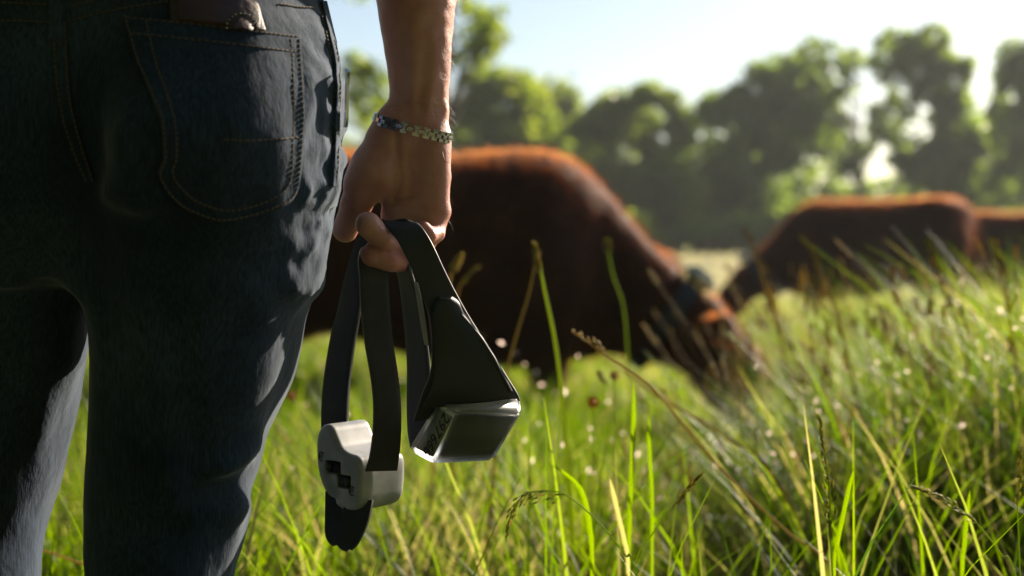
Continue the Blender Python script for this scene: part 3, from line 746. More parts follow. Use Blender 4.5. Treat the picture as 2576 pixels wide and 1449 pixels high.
# back pocket: (py left, x left, py right, x right)
PK = [(47, 315, 95, 749), (110, 334, 150, 752), (170, 352, 200, 755), (240, 380, 270, 758), (300, 403, 330, 756), (350, 409, 380, 752), (400, 410, 430, 748), (440, 398, 470, 742), (500, 432, 505, 722), (530, 480, 527, 680), (553, 540, 550, 590)]
surf_patch('back_pocket', PK, .0026, .0046, M['denim'], jeans, 30, 40)
LE = [(315, 47), (334, 110), (352, 170), (380, 240), (403, 300), (409, 350), (410, 400), (398, 440), (432, 500), (480, 530), (560, 552), (650, 536), (722, 505), (742, 470), (748, 430), (752, 380), (756, 330), (758, 270), (755, 200), (752, 150), (749, 95)]
stitch(mbs, [(x + (5 if x < 560 else -5), y - (4 if y > 480 else 0)) for x, y in LE], .0051)
stitch(mbs, [(372, 60), (385, 120), (398, 180), (420, 245), (436, 305), (442, 350), (440, 400), (432, 436), (462, 480), (505, 507), (570, 524), (645, 510), (700, 482), (718, 455), (724, 420), (727, 330), (730, 240), (726, 150), (722, 95)], .0051)
stitch(mbs, [(322, 52), (530, 74), (745, 99)], .0051); stitch(mbs, [(335, 92), (530, 112), (748, 137)], .0051)
# second pocket, half out of the picture
PK2 = [(80, -480, 40, -70), (200, -470, 180, -90), (330, -450, 320, -110), (450, -420, 440, -130), (510, -390, 500, -170), (545, -320, 540, -250)]
surf_patch('back_pocket', PK2, .0026, .0046, M['denim'], jeans, 20, 24)
# seams: seat, yoke, waistband, outer seam, inner seam
stitch(mbs, [(140, 95), (142, 170), (150, 250), (165, 320), (195, 400), (228, 465)], .0030); stitch(mbs, [(168, 60), (170, 170), (178, 260), (196, 330), (220, 400), (240, 455)], .0030)
stitch(mbs, [(-40, 54), (30, 53), (128, 56)]); stitch(mbs, [(-40, 8), (60, 9), (160, 14)]); stitch(mbs, [(185, 15), (260, -5), (380, -18), (500, -24)])
stitch(mbs, [(170, 55), (260, 32), (400, 8), (560, -4)])
stitch(mbs, [(702, 10), (750, 18), (790, 20)]); stitch(mbs, [(812, 10), (826, 70), (842, 140), (848, 210), (846, 280), (844, 350), (842, 420), (838, 470)], .0036)
stitch(mbs, [(802, 12), (816, 72), (832, 142)])
stitch(mbs, [(560, 350), (640, 352), (752, 346)], .0050, dash=.004); stitch(mbs, [(598, 336), (599, 352), (600, 366)], .0050)
mbs.build('stitching', M['thread'], jeans, smooth=False)['kind'] = 'stuff'
# waistband, belt loop, seat seam
surf_patch('belt_loop', [(-60, 128, -60, 164), (20, 129, 20, 165), (100, 130, 100, 166)], .0035, .0035, M['denim'], jeans, 5, 14)
surf_patch('seat_seam', [(100, 140, 100, 168), (180, 143, 180, 171), (260, 151, 260, 179), (330, 170, 330, 196), (400, 197, 400, 220), (460, 226, 460, 243)], .0016, .0022, M['denim'], jeans, 4, 24)
surf_patch('yoke_seam', [(-10, 180, 12, 180), (-40, 420, -12, 420), (-52, 640, -24, 640)], .0014, .002, M['denim'], jeans, 3, 26) if False else None
surf_patch('side_seam', [(5, 803, 5, 815), (70, 817, 70, 829), (140, 833, 140, 845), (210, 839, 210, 851), (300, 837, 300, 849), (420, 833, 420, 845), (470, 829, 470, 841)], .0020, .0034, M['denim'], jeans, 3, 40)

# ---------------------------------------------------------------- wallet and pocket clip
wal = empty('wallet', hit(560, 95, 0)[0]); tag(wal, 'reddish-brown leather wallet sticking out of the back pocket', 'wallet')
def wl(o):
    o.parent = wal; o.matrix_parent_inverse = Matrix.Translation(-wal.location)
    return o
wl(surf_patch('cover', [(-70, 430, -48, 604), (-20, 428, 0, 618), (10, 428, 16, 641), (30, 428, 45, 650), (48, 430, 70, 657), (61, 432, 86, 662)], .0012, .009, M['leather'], None, 16, 18))
wl(surf_patch('inner_leaf', [(-80, 450, -60, 590), (0, 446, -6, 606), (30, 448, 40, 640), (62, 450, 83, 644)], .0066, .003, M['leather'], None, 10, 14))
mb = MB(); mk = MB(); cc = (600, 84); NS = 22
for i in range(NS):
    t = 2 * math.pi * i / NS; h = hit(cc[0] + 36 * math.cos(t), cc[1] + 36 * math.sin(t), .0088)
    if math.sin(t) > .02: continue
    V, F_ = tube([h[0] - h[1] * .002, h[0], h[0] + h[1] * .0008], (.0012, .0012, .0005), 6); mk.add(V, F_)
h = hit(cc[0], cc[1], .0082); e1 = Vector((1, 0, 0)); e1 = (e1 - h[1] * e1.dot(h[1])).normalized(); e2 = h[1].cross(e1)
V = [h[0] + h[1] * .002]; F_ = []
for k, rr in enumerate((.004, .009, .0118)):
    for i in range(24):
        t = 2 * math.pi * i / 24; V.append(h[0] + (e1 * math.cos(t) + e2 * math.sin(t)) * rr + h[1] * (.0018, .0008, -.002)[k])
for i in range(24): F_.append((0, 1 + i, 1 + (i + 1) % 24))
for k in range(2):
    for i in range(24): F_.append((1 + k * 24 + i, 25 + k * 24 + i, 25 + k * 24 + (i + 1) % 24, 1 + k * 24 + (i + 1) % 24))
F_ = [f for f in F_ if sum(V[i].z for i in f) / len(f) > h[0].z - .0005]; mb.add(V, F_); wl(mb.build('medallion', M['leather'], None)); wl(mk.build('studs', M['steel'], None))
# pocket clip
def pxbox(pts, half, dd):
    pass
mb = MB()
c0 = catmull([P(871, 172, 1.245), P(874, 180, 1.236), P(873, 240, 1.238), P(871, 300, 1.242), P(869, 320, 1.248)], 16)
V = []; F_ = []
for i, c in enumerate(c0):
    wv = np.array((.0012, -.0030, 0)); tv = np.array((.0011, .0005, 0))
    for a, b_ in ((-1, -1), (1, -1), (1, 1), (-1, 1)): V.append(c + wv * a + tv * b_)
for i in range(15):
    for k in range(4): F_.append((i * 4 + k, i * 4 + (k + 1) % 4, i * 4 + 4 + (k + 1) % 4, i * 4 + 4 + k))
F_ += [(0, 1, 2, 3), (63, 62, 61, 60)]
mb.add(V, F_); o = mb.build('pocket_clip', M['clip_steel'], None, smooth=False); tag(o, 'narrow bright metal clip on the side pocket of the jeans', 'clip')

# ==================================================================== bracelet
br = empty('bracelet', H(1040, 322)); tag(br, 'steel link bracelet round the bare wrist', 'bracelet')
def lkp(o): o.parent = br; o.matrix_parent_inverse = Matrix.Translation(-br.location); return o
pl, pr_ = H(943, 297), H(1134, 347); bc = (pl + pr_) / 2; ea = (pr_ - pl) / 2
eb = Vector((0, .0335, .004)); en = ea.cross(eb).normalized()
if en.z < 0: en = -en
NL = 26
def bev_box(sx, sy, sz, bv):
    bm = bmesh.new(); bmesh.ops.create_cube(bm, size=1); bmesh.ops.scale(bm, vec=(sx, sy, sz), verts=bm.verts)
    bmesh.ops.bevel(bm, geom=bm.edges[:], offset=bv, segments=2, affect='EDGES')
    return bm
def link_shape():
    bm = bev_box(.0046, .0026, .0078, .0005)
    return bm
def multi_box(name, boxes, mt):
    bm = bmesh.new()
    for (sx, sy, sz, oy, oz) in boxes:
        g = bmesh.ops.create_cube(bm, size=1); bmesh.ops.scale(bm, vec=(sx, sy, sz), verts=g['verts']); bmesh.ops.translate(bm, vec=(0, oy, oz), verts=g['verts'])
    bmesh.ops.bevel(bm, geom=bm.edges[:], offset=.0004, segments=2, affect='EDGES')
    me = bpy.data.meshes.new(name); bm.to_mesh(me); bm.free(); me.materials.append(mt); return me
me1 = multi_box('link', [(.0066, .0032, .0032, 0, .0037), (.0066, .0032, .0032, 0, -.0037), (.0030, .0018, .0092, -.0006, 0)], M['steel'])
me2 = multi_box('connector', [(.0060, .0036, .0036, .0004, 0)], M['steel'])
for i in range(NL):
    for half, me, nm in ((0, me1, 'link'), (.5, me2, 'connector')):
        t = 2 * math.pi * (i + half) / NL
        def pos(t): 
            c, s_ = math.cos(t), math.sin(t); q = 2 / 2.3
            return bc + ea * (abs(c) ** q * (1 if c > 0 else -1)) + eb * (abs(s_) ** q * (1 if s_ > 0 else -1))
        p = pos(t); d = (pos(t + .02) - pos(t - .02)).normalized(); out = d.cross(en).normalized()
        o = bpy.data.objects.new(nm, me); COL.objects.link(o)
        o.matrix_world = Matrix.Translation(p) @ Matrix((d, out, en)).transposed().to_4x4()
        o.parent = br; o.matrix_parent_inverse = Matrix.Translation(-br.location)

# ==================================================================== held collars
def rooted(root, o): o.parent = root; o.matrix_parent_inverse = Matrix.Translation(-root.location); return o
# ---- collar with the white housing
c1 = empty('livestock_collar', P(900, 1382, 1.38)); tag(c1, 'black strap collar with a white plastic housing, nearest the jeans', 'collar', 'collars held in the hand')
d = 1.385
K = M['rubber_black']
# far band, over the fingers, near band
rooted(c1, ribbon('strap', 
    [(811, 1085, 1.43), (812, 1020, 1.43), (818, 950, 1.43), (834, 850, 1.425), (852, 780, 1.42), (872, 690, 1.41), (898, 610, 1.40), (930, 562, 1.385), (944, 585, 1.363), (904, 640, 1.352), (905, 700, 1.35), (909, 780, 1.35), (918, 860, 1.35), (932, 940, 1.35), (940, 1010, 1.352), (939, 1080, 1.353), (932, 1140, 1.352), (920, 1186, 1.35)],
    [(874, 1085, 1.41), (875, 1020, 1.41), (880, 950, 1.41), (892, 860, 1.405), (904, 790, 1.40), (916, 700, 1.395), (932, 620, 1.39), (962, 556, 1.375), (980, 575, 1.36), (975, 640, 1.362), (976, 700, 1.362), (980, 780, 1.362), (988, 860, 1.362), (1000, 940, 1.362), (1007, 1010, 1.364), (1008, 1080, 1.365), (1004, 1140, 1.364), (998, 1184, 1.362)],
    .0042, 90, K, None, bulge=.0006))
def prism(name, prof, ext, mt, bv=.005, seg=3, plane=None):
    """prof: (px,py) polygon on the slanted front plane; ext: extrusion vector"""
    bm = bmesh.new(); ext = Vector(ext); fr = [bm.verts.new(P(x, y, plane(x, y))) for x, y in prof]; bk = [bm.verts.new(v.co + ext) for v in fr]
    n = len(prof); bm.faces.new(fr); bm.faces.new(bk[::-1])
    for i in range(n): bm.faces.new((fr[i], bk[i], bk[(i + 1) % n], fr[(i + 1) % n]))
    bmesh.ops.recalc_face_normals(bm, faces=bm.faces[:])
    ed = [e for e in bm.edges if len(e.link_faces) == 2 and e.calc_face_angle(0) > R(35)]
    bmesh.ops.bevel(bm, geom=ed, offset=bv, segments=seg, affect='EDGES', clamp_overlap=True)
    return bm_obj(name, bm, mt, None)
def c1p(cx_, cy_): return ((900 + cx_ * .3036) / 1.1693, (1200 + cy_ * .3036) / 1.1693)
PL = lambda x, y: 1.372 - (x - 860) / 2556 * .55
front = [c1p(*q) for q in [(88, 420), (92, 310), (112, 225), (150, 172), (205, 160), (245, 195), (285, 290), (330, 385), (400, 440), (490, 470), (528, 520), (535, 620), (530, 800), (518, 920), (480, 985), (400, 1000), (320, 975), (276, 930), (262, 885), (205, 850), (160, 780), (122, 680), (98, 560)]]
NRM = Vector((-.0345, -.044, 0)).normalized(); E1 = Vector((.044, -.0345, 0)).normalized(); E2 = Vector((0, 0, 1)); O1 = P(860, 1170, 1.372)
def on_face(px, py):
    """pixel ray onto the slanted face, as (s, t) in metres"""
    rr = ray(px, py); k = (O1 - CAM).dot(NRM) / rr.dot(NRM); q = CAM + rr * k - O1
    return q.dot(E1), q.dot(E2)
def poly_sdf(Xs, Ys, poly):
    d_ = np.full(Xs.shape, 1e9); ins = np.zeros(Xs.shape, bool); n = len(poly)
    for i in range(n):
        (ax, ay), (bx, by) = poly[i], poly[(i + 1) % n]
        ex, ey = bx - ax, by - ay; wx, wy = Xs - ax, Ys - ay; t = np.clip((wx * ex + wy * ey) / (ex * ex + ey * ey + 1e-12), 0, 1)
        d_ = np.minimum(d_, (wx - ex * t) ** 2 + (wy - ey * t) ** 2)
        c_ = ((ay > Ys) != (by > Ys)) & (Xs < (bx - ax) * (Ys - ay) / (by - ay + 1e-12) + ax); ins ^= c_
    return np.where(ins, -1, 1) * np.sqrt(d_)
fp = [on_face(*q) for q in front]; fp = [tuple(v) for v in catmull(fp + [fp[0]], 70)[:-1]]
F = Field((-.062, -.075, -.072), (.055, .075, .010), .0011)      # s, t, w (towards the viewer)
def ext(poly, w0, w1, rd):
    d2 = poly_sdf(F.X[:, :, 0], F.Y[:, :, 0], poly)[:, :, None] + rd; dw = np.abs(F.Z - (w0 + w1) / 2) - (w1 - w0) / 2 + rd
    return (np.minimum(np.maximum(d2, dw), 0) + np.sqrt(np.maximum(d2, 0) ** 2 + np.maximum(dw, 0) ** 2) - rd).astype(np.float32)
F.add(ext(fp, -.054, 0, .0048))
# lower lobe that takes the strap
lp = [on_face(*c1p(*q)) for q in [(420, 500), (500, 490), (540, 540), (552, 640), (546, 800), (530, 925), (485, 990), (405, 1004), (345, 960), (340, 620)]]; lp = [tuple(v) for v in catmull(lp + [lp[0]], 50)[:-1]]
F.add(ext(lp, -.064, -.004, .010), .004)
F.sub(F.cone((.022, .045, -.10), (.050, .002, .03), .0165, .0165), .010)      # scooped flank
sl_ = [on_face(*c1p(255, 578)), on_face(*c1p(352, 716))]
for (s_, t_) in sl_: F.sub(np.maximum(np.maximum(np.abs(F.X - s_) - .0105, np.abs(F.Y - t_) - .0062), np.abs(F.Z) - .006), .002)
F.sub(F.cone((*on_face(*c1p(215, 640)), .003), (*on_face(*c1p(300, 840)), .003), .006, .006), .004)
V, Q = F.mesh(); Wm = np.array(O1)[None] + V[:, :1] * np.array(E1) + V[:, 1:2] * np.array(E2) + V[:, 2:] * np.array(NRM)
HOUS = (Wm, Q); rooted(c1, link_mesh('housing', mesh_np('housing', Wm, Q[:, ::-1]), M['white_plastic']))
def face_box(name, st, w_, h_, dep, mt, w0):
    bm = bmesh.new(); V, F_ = box_vf(O1 + E1 * st[0] + E2 * st[1] + NRM * w0, E1 * w_, E2 * h_, NRM * dep)
    vs = [bm.verts.new(v) for v in V]; [bm.faces.new([vs[i] for i in f]) for f in F_]
    bmesh.ops.recalc_face_normals(bm, faces=bm.faces[:]); bmesh.ops.bevel(bm, geom=bm.edges[:], offset=min(w_, h_, dep) * .3, segments=2, affect='EDGES')
    return rooted(c1, bm_obj(name, bm, mt, None))
for (s_, t_) in sl_: face_box('slot', (s_, t_), .0098, .0056, .0012, M['hole'], -.0048)
face_box('peg', (sl_[0][0] - .006, sl_[0][1]), .0030, .0040, .0022, M['rubber_black'], -.0022)
face_box('peg', (sl_[1][0] + .005, sl_[1][1]), .0030, .0046, .0022, M['rubber_black'], -.0022)
for q in ((150, 470), (446, 805)):
    s_, t_ = on_face(*c1p(*q)); c = O1 + E1 * s_ + E2 * t_ + NRM * .0003
    mb = MB(); mb.add(*tube([c + E1 * math.cos(t) * .0034 + E2 * math.sin(t) * .0042 for t in np.linspace(.6, 5.4, 18)], .0007, 6))
    mb.add(*tube([c - NRM * .0006, c + NRM * .0006], .0017, 8)); rooted(c1, mb.build('screw', M['dark_steel'], None))
# strap tails under the housing
rooted(c1, ribbon('strap_tail', [(820, 1235, 1.392), (819, 1300, 1.392), (819, 1340, 1.391), (826, 1360, 1.39), (840, 1371, 1.39)], [(866, 1240, 1.385), (864, 1300, 1.385), (862, 1340, 1.384), (858, 1362, 1.384), (850, 1372, 1.385)], .004, 20, K, None))
rooted(c1, ribbon('strap_tail', [(868, 1262, 1.374), (862, 1310, 1.372), (850, 1345, 1.37), (848, 1366, 1.37), (860, 1380, 1.37), (874, 1383, 1.37)], [(938, 1258, 1.366), (930, 1300, 1.364), (920, 1330, 1.363), (908, 1356, 1.363), (896, 1374, 1.364), (882, 1383, 1.366)], .004, 24, K, None))

# ---- collar with the clear box
c2 = empty('livestock_collar', P(1160, 1168, 1.36)); tag(c2, 'grey strap collar with a clear numbered plastic box, held farthest from the jeans', 'collar', 'collars held in the hand')
G = M['rubber_grey']
rooted(c2, ribbon('front_strap',
    [(962, 556, 1.352), (978, 578, 1.343), (1000, 606, 1.339), (1018, 640, 1.337), (1040, 686, 1.336), (1058, 735, 1.336), (1076, 785, 1.336), (1084, 840, 1.336), (1086, 900, 1.337), (1080, 945, 1.338), (1062, 990, 1.341), (1040, 1060, 1.350)],
    [(1050, 562, 1.350), (1066, 578, 1.341), (1082, 602, 1.337), (1098, 634, 1.337), (1121, 684, 1.34), (1146, 734, 1.344), (1178, 792, 1.348), (1212, 846, 1.352), (1245, 898, 1.354), (1276, 948, 1.356), (1302, 990, 1.358), (1309, 1012, 1.359)],
    .0038, 70, G, None, m=10, bulge=.0))
rooted(c2, ribbon('back_strap',
    [(1015, 550, 1.352), (985, 556, 1.360), (972, 575, 1.368), (980, 605, 1.376), (990, 640, 1.382), (1004, 700, 1.386), (1014, 770, 1.39), (1022, 850, 1.392), (1026, 930, 1.392), (1025, 1020, 1.390), (1027, 1085, 1.386), (1034, 1128, 1.38)],
    [(1050, 562, 1.348), (1030, 572, 1.352), (1016, 600, 1.356), (1024, 640, 1.360), (1036, 690, 1.364), (1052, 750, 1.366), (1066, 810, 1.368), (1076, 880, 1.368), (1082, 940, 1.368), (1086, 1010, 1.368), (1088, 1070, 1.368), (1088, 1110, 1.366)],
    .0036, 70, G, None))
# narrow pale plastic strip along the strap slot
rooted(c2, ribbon('slot_strip', [(1041, 708, 1.3345), (1046, 740, 1.3345), (1054, 790, 1.3345), (1062, 840, 1.334), (1068, 868, 1.334)], [(1050, 712, 1.332), (1058, 745, 1.332), (1067, 795, 1.332), (1073, 840, 1.332), (1076, 870, 1.332)], .002, 24, M['white_plastic'], None, m=3, bulge=.0012, bevel=.0006))
# moulded holster pad on the front strap
hol = rooted(c2, ribbon('holster',
    [(1112, 752, 1.334), (1098, 772, 1.333), (1092, 800, 1.333), (1094, 850, 1.332), (1096, 905, 1.332), (1092, 950, 1.333), (1080, 985, 1.335), (1066, 1020, 1.340)],
    [(1130, 756, 1.335), (1148, 768, 1.336), (1162, 794, 1.337), (1190, 826, 1.339), (1218, 862, 1.341), (1244, 902, 1.343), (1268, 945, 1.345), (1296, 998, 1.350)],
    .010, 40, G, None, m=10, bulge=-.004, bevel=.003))
mb = MB(); rim = catmull([P(*q) for q in [(1118, 756, 1.333), (1134, 758, 1.332), (1148, 772, 1.332), (1160, 794, 1.333), (1188, 826, 1.335), (1214, 860, 1.336), (1238, 898, 1.338), (1260, 940, 1.340), (1284, 985, 1.344)]], 70)
mb.add(*tube(rim, .0024 + .0002 * np.sin(np.arange(70) * .5), 8)); rooted(c2, mb.build('holster_rim', G, None))
for (px, py) in ((1083, 681), (1107, 730)):
    bm = bmesh.new(); g = bmesh.ops.create_cone(bm, cap_ends=True, segments=14, radius1=.0024, radius2=.0020, depth=.003)
    o = rooted(c2, bm_obj('strap_hole', bm, M['hole'], None)); o.matrix_world = Matrix.Translation(P(px, py, 1.3375)) @ Matrix.Rotation(R(90), 4, 'X')
# clear box: hull of measured corners
def hull(name, pts, mt, bv, seg=3):
    bm = bmesh.new(); [bm.verts.new(P(*q)) for q in pts]
    r_ = bmesh.ops.convex_hull(bm, input=bm.verts[:]); bmesh.ops.delete(bm, geom=[v for v in bm.verts if not v.link_faces], context='VERTS')
    bmesh.ops.dissolve_limit(bm, angle_limit=R(4), verts=bm.verts[:], edges=bm.edges[:])
    bmesh.ops.recalc_face_normals(bm, faces=bm.faces[:])
    if bv: bmesh.ops.bevel(bm, geom=bm.edges[:], offset=bv, segments=seg, affect='EDGES', clamp_overlap=True)
    return rooted(c2, bm_obj(name, bm, mt, None))
hull('clear_box', [(1146, 1040, 1.316), (1311, 1040, 1.322), (1240, 1159, 1.348), (1086, 1167, 1.342), (1033, 1140, 1.368), (1029, 1122, 1.372), (1098, 1010, 1.340), (1310, 1000, 1.348), (1290, 1040, 1.385), (1230, 1140, 1.392), (1060, 1120, 1.392)], M['clear_plastic'], .0032)
hull('battery_block', [(1154, 1050, 1.3225), (1300, 1049, 1.328), (1236, 1143, 1.3475), (1104, 1146, 1.3425), (1160, 1040, 1.352), (1296, 1034, 1.355), (1225, 1128, 1.384), (1112, 1130, 1.378)], M['solar'], .0015)
_a, _d, _e = P(1146, 1040, 1.316), P(1086, 1167, 1.342), P(1031, 1131, 1.370); _n = (_d - _a).cross(_e - _a).normalized()
def on_box(px, py): return (_a - CAM).dot(_n) / ray(px, py).dot(_n)
lab = [(px, py, on_box(px, py) - .0020) for px, py in [(1104, 1028), (1140, 1050), (1090, 1150), (1046, 1126)]]
hull('number_plate', lab + [(a, b_, d_ + .004) for a, b_, d_ in lab], M['label_plate'], .0008, 2)
# the digits, read downwards along the plate
pa, pb, pc, pd = [P(*q) for q in lab]
dn = ((pd - pa) + (pc - pb)) / 2; ac = ((pb - pa) + (pc - pd)) / 2
nrm = dn.cross(ac).normalized()
if nrm.y > 0: nrm = -nrm
rd = dn.normalized(); upd = nrm.cross(rd).normalized()
def digits(txt, fx, size):
    cu = bpy.data.curves.new('digits', 'FONT'); cu.body = txt; cu.size = size; cu.extrude = .0002; cu.align_x = 'CENTER'; cu.align_y = 'CENTER'
    tmp = bpy.data.objects.new('tmp', cu); COL.objects.link(tmp); dg = bpy.context.evaluated_depsgraph_get()
    me = bpy.data.meshes.new_from_object(tmp.evaluated_get(dg)); bpy.data.objects.remove(tmp)
    me.name = 'digits'; o = link_mesh('digits', me, M['ink'], None)
    c = pa + dn * fx + ac * .56 + nrm * .0004
    rooted(c2, o); o.matrix_world = Matrix.Translation(c) @ Matrix((rd, upd, nrm)).transposed().to_4x4()
digits('297', .28, .017); digits('666', .80, .017)

# ==================================================================== grass
M['grass'] = leaf_material('grass', (0.026, 0.056, 0.008), (0.088, 0.138, 0.011), (0.23, 0.195, 0.080), 0.70, 0.42, 0.16)
M['straw'] = leaf_material('straw', (0.11, 0.10, 0.03), (0.19, 0.155, 0.06), (0.28, 0.23, 0.11), 0.55, 0.6, 0.15)
M['stem_green'] = leaf_material('stem_green', (0.07, 0.11, 0.015), (0.15, 0.20, 0.02), (0.22, 0.24, 0.05), 0.65, 0.4, 0.3)
M['seed_dark'] = leaf_material('seed_dark', (0.08, 0.085, 0.035), (0.18, 0.18, 0.06), (0.32, 0.27, 0.12), 0.65, 0.5, 0.3)

def blades(x, y, h, wid, seg, seed, lean=0.35, tint0=0.45):
    r = np.random.default_rng(seed); n = len(x)
    az = r.uniform(0, 2 * np.pi, n); le = np.abs(r.normal(lean, .18, n)).clip(.02, 1.1); curl = r.uniform(.3, 1.5, n)
    dirv = np.stack([np.cos(az), np.sin(az)], 1)
    tw = az + np.pi / 2 + r.normal(0, .5, n); side = np.stack([np.cos(tw), np.sin(tw), np.zeros(n)], 1)
    z0 = gz(x, y) - .01
    t = np.linspace(0, 1, seg + 1); V = np.zeros((n, (seg + 1) * 2, 3), dtype=np.float32)
    for k, tk in enumerate(t):
        hor = le * h * (tk ** (1 + curl)) * 1.1; ver = h * (tk - .18 * le * tk ** 3)
        c = np.stack([x + dirv[:, 0] * hor, y + dirv[:, 1] * hor, z0 + ver], 1)
        wk = wid * (1.0 - tk ** 2.2) * (0.55 + .45 * min(1, tk * 4)) + .0002
        V[:, 2 * k] = c - side * wk[:, None]; V[:, 2 * k + 1] = c + side * wk[:, None]
    base = (np.arange(n) * (seg + 1) * 2)[:, None]
    Fc = np.vstack([base + np.array([2 * k, 2 * k + 1, 2 * k + 3, 2 * k + 2]) for k in range(seg)])
    ti = np.clip(tint0 + .27 * r.normal(size=n) + .25 * vnoise(np.stack([x, y, x * 0], -1) * 1.3, 9) + .5 * (r.uniform(size=n) < .05), 0, 1)
    return V.reshape(-1, 3), Fc, np.repeat(ti, (seg + 1) * 2)
def tall(x, y):
    """height of the sward: short under the cows and round the legs, long on the right"""
    u = x / np.maximum(y, .5)
    yt = np.interp(u, [-.40, -.12, -.02, .045, .07, .10, .155, .19, .24, .30, .36, .45], [920, 920, 940, 965, 1070, 1150, 1130, 1010, 910, 830, 750, 700])
    h = np.clip(.75 - (yt - 632) / FPX * y, .13, .60)
    h = np.where(y > 7, .17 + np.where(y < 11.6, .25, .10) * np.clip((u - .15) / .06, 0, 1), h)
    return h * (1 + .24 * vnoise(np.stack([x, y, x * 0], -1) * 1.6, 4))
def region(n, y0, y1, wide, seed, pw=1.0):
    r = np.random.default_rng(seed); y = (y0 ** pw + (y1 ** pw - y0 ** pw) * r.uniform(size=n)) ** (1 / pw)
    x = r.uniform(-1, 1, n) * (.36 * y * wide + .25)
    return x, y, r
def clear(x, y, h):
    """no blade may stand where the person, the held collars and the sightline to them are"""
    inleg = (np.abs(x - P(400, 1200, HIP).x) < .13) & (np.abs(y - HIP) < .13) | (np.abs(x - P(-100, 1200, HIP).x) < .13) & (np.abs(y - HIP) < .16)
    return ~inleg
parts = []
for i, (n, y0, y1, wide, seg, wd, hm, lean, pw) in enumerate([
        (6000, .35, 1.25, 1.9, 4, .0024, .36, .45, 1.2), (1500, 1.2, 2.3, 1.5, 6, .0026, 1.0, .45, 1.2), (64000, 2.35, 5.0, 1.35, 5, .0034, 1.0, .45, 1.3),
        (62000, 4.8, 10, 1.3, 4, .0042, 1.0, .5, 1.2), (40000, 9.5, 20, 1.25, 3, .0065, 1.0, .5, 1.0), (30000, 18, 64, 1.25, 2, .014, 1.1, .5, .9)]):
    x, y, r = region(n, y0, y1, wide, 100 + i, pw)
    h = tall(x, y) * hm * np.clip(r.normal(.78, .22, n), .25, 1.25)
    if i == 0: h = np.minimum(h, .40)
    if i == 2: h = np.where(x / y < .17, np.minimum(h, .40 * np.random.default_rng(9).uniform(.6, 1.1, n)), h)
    if i == 1:   # nothing tall in front of or just beside the legs and the collars
        prot = (x < .09) & (y < 1.62); h = np.where(prot, np.minimum(h, .36), h)
        h = np.minimum(h, np.where(y < 1.55, .50, .62))
    k = clear(x, y, h); x, y, h = x[k], y[k], h[k]
    w_ = wd * np.random.default_rng(300 + i).uniform(.55, 1.5, len(x))
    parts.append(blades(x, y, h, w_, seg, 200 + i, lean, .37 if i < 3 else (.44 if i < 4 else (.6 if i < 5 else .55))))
def sward(ps, mt, label):
    V = np.vstack([p[0] for p in ps]); off = np.cumsum([0] + [len(p[0]) for p in ps[:-1]])
    Fq = np.vstack([p[1] + o_ for p, o_ in zip(ps, off)]); T = np.concatenate([p[2] for p in ps])
    me = mesh_np('grass', V, Fq); vattr(me, 'tint', T); tag(link_mesh('grass', me, mt), label, 'grass', kind='stuff')
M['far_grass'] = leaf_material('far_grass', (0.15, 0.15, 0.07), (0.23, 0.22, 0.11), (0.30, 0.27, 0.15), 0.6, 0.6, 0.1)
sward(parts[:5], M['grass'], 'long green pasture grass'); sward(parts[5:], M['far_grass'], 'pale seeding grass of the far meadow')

# ---- seeding stalks: spikelets on a stem
def spikelet(mb, c, d, ln, w_, t):
    d = np.array(d, float); d /= np.linalg.norm(d) + 1e-9; a = np.cross(d, (.3, .5, .81)); a /= np.linalg.norm(a); b_ = np.cross(d, a); c = np.array(c, float)
    V = [c]
    for f, ww in ((.3, 1.0), (.7, .75)):
        for k in range(4):
            q = math.pi / 2 * k; V.append(c + d * ln * f + (a * math.cos(q) + b_ * math.sin(q)) * w_ * ww)
    V.append(c + d * ln)
    F_ = []
    for k in range(4):
        k2 = (k + 1) % 4; F_ += [(0, 1 + k2, 1 + k), (1 + k, 1 + k2, 5 + k2, 5 + k), (5 + k, 5 + k2, 9)]
    mb.add(V, F_, t)
def head(mb, pts, n, spread, ln, w_, r, open_=0.6, tint=.5, droop=0.2):
    q = catmull(pts, 60); tg = np.gradient(q, axis=0)
    for i in range(n):
        f = i / n; j = int(f * 55); p = q[j]; t = tg[j] / (np.linalg.norm(tg[j]) + 1e-9)
        e = np.cross(t, r.normal(size=3)); e /= np.linalg.norm(e) + 1e-9
        sp = spread * (1 - .75 * f) * r.uniform(.3, 1.0)
        d_ = t * (1 - open_ * .5) + e * open_; b0 = p; b1 = p + d_ * sp - np.array([0, 0, droop * sp])
        if sp > .004: mb.add(*tube([b0, (b0 + b1) / 2 + t * sp * .1, b1], .00035, 3), tint)
        spikelet(mb, b1, d_ * .6 + t - np.array([0, 0, droop]), ln * r.uniform(.7, 1.2), w_ * r.uniform(.8, 1.2), float(np.clip(tint + r.normal(0, .18), 0, 1)))
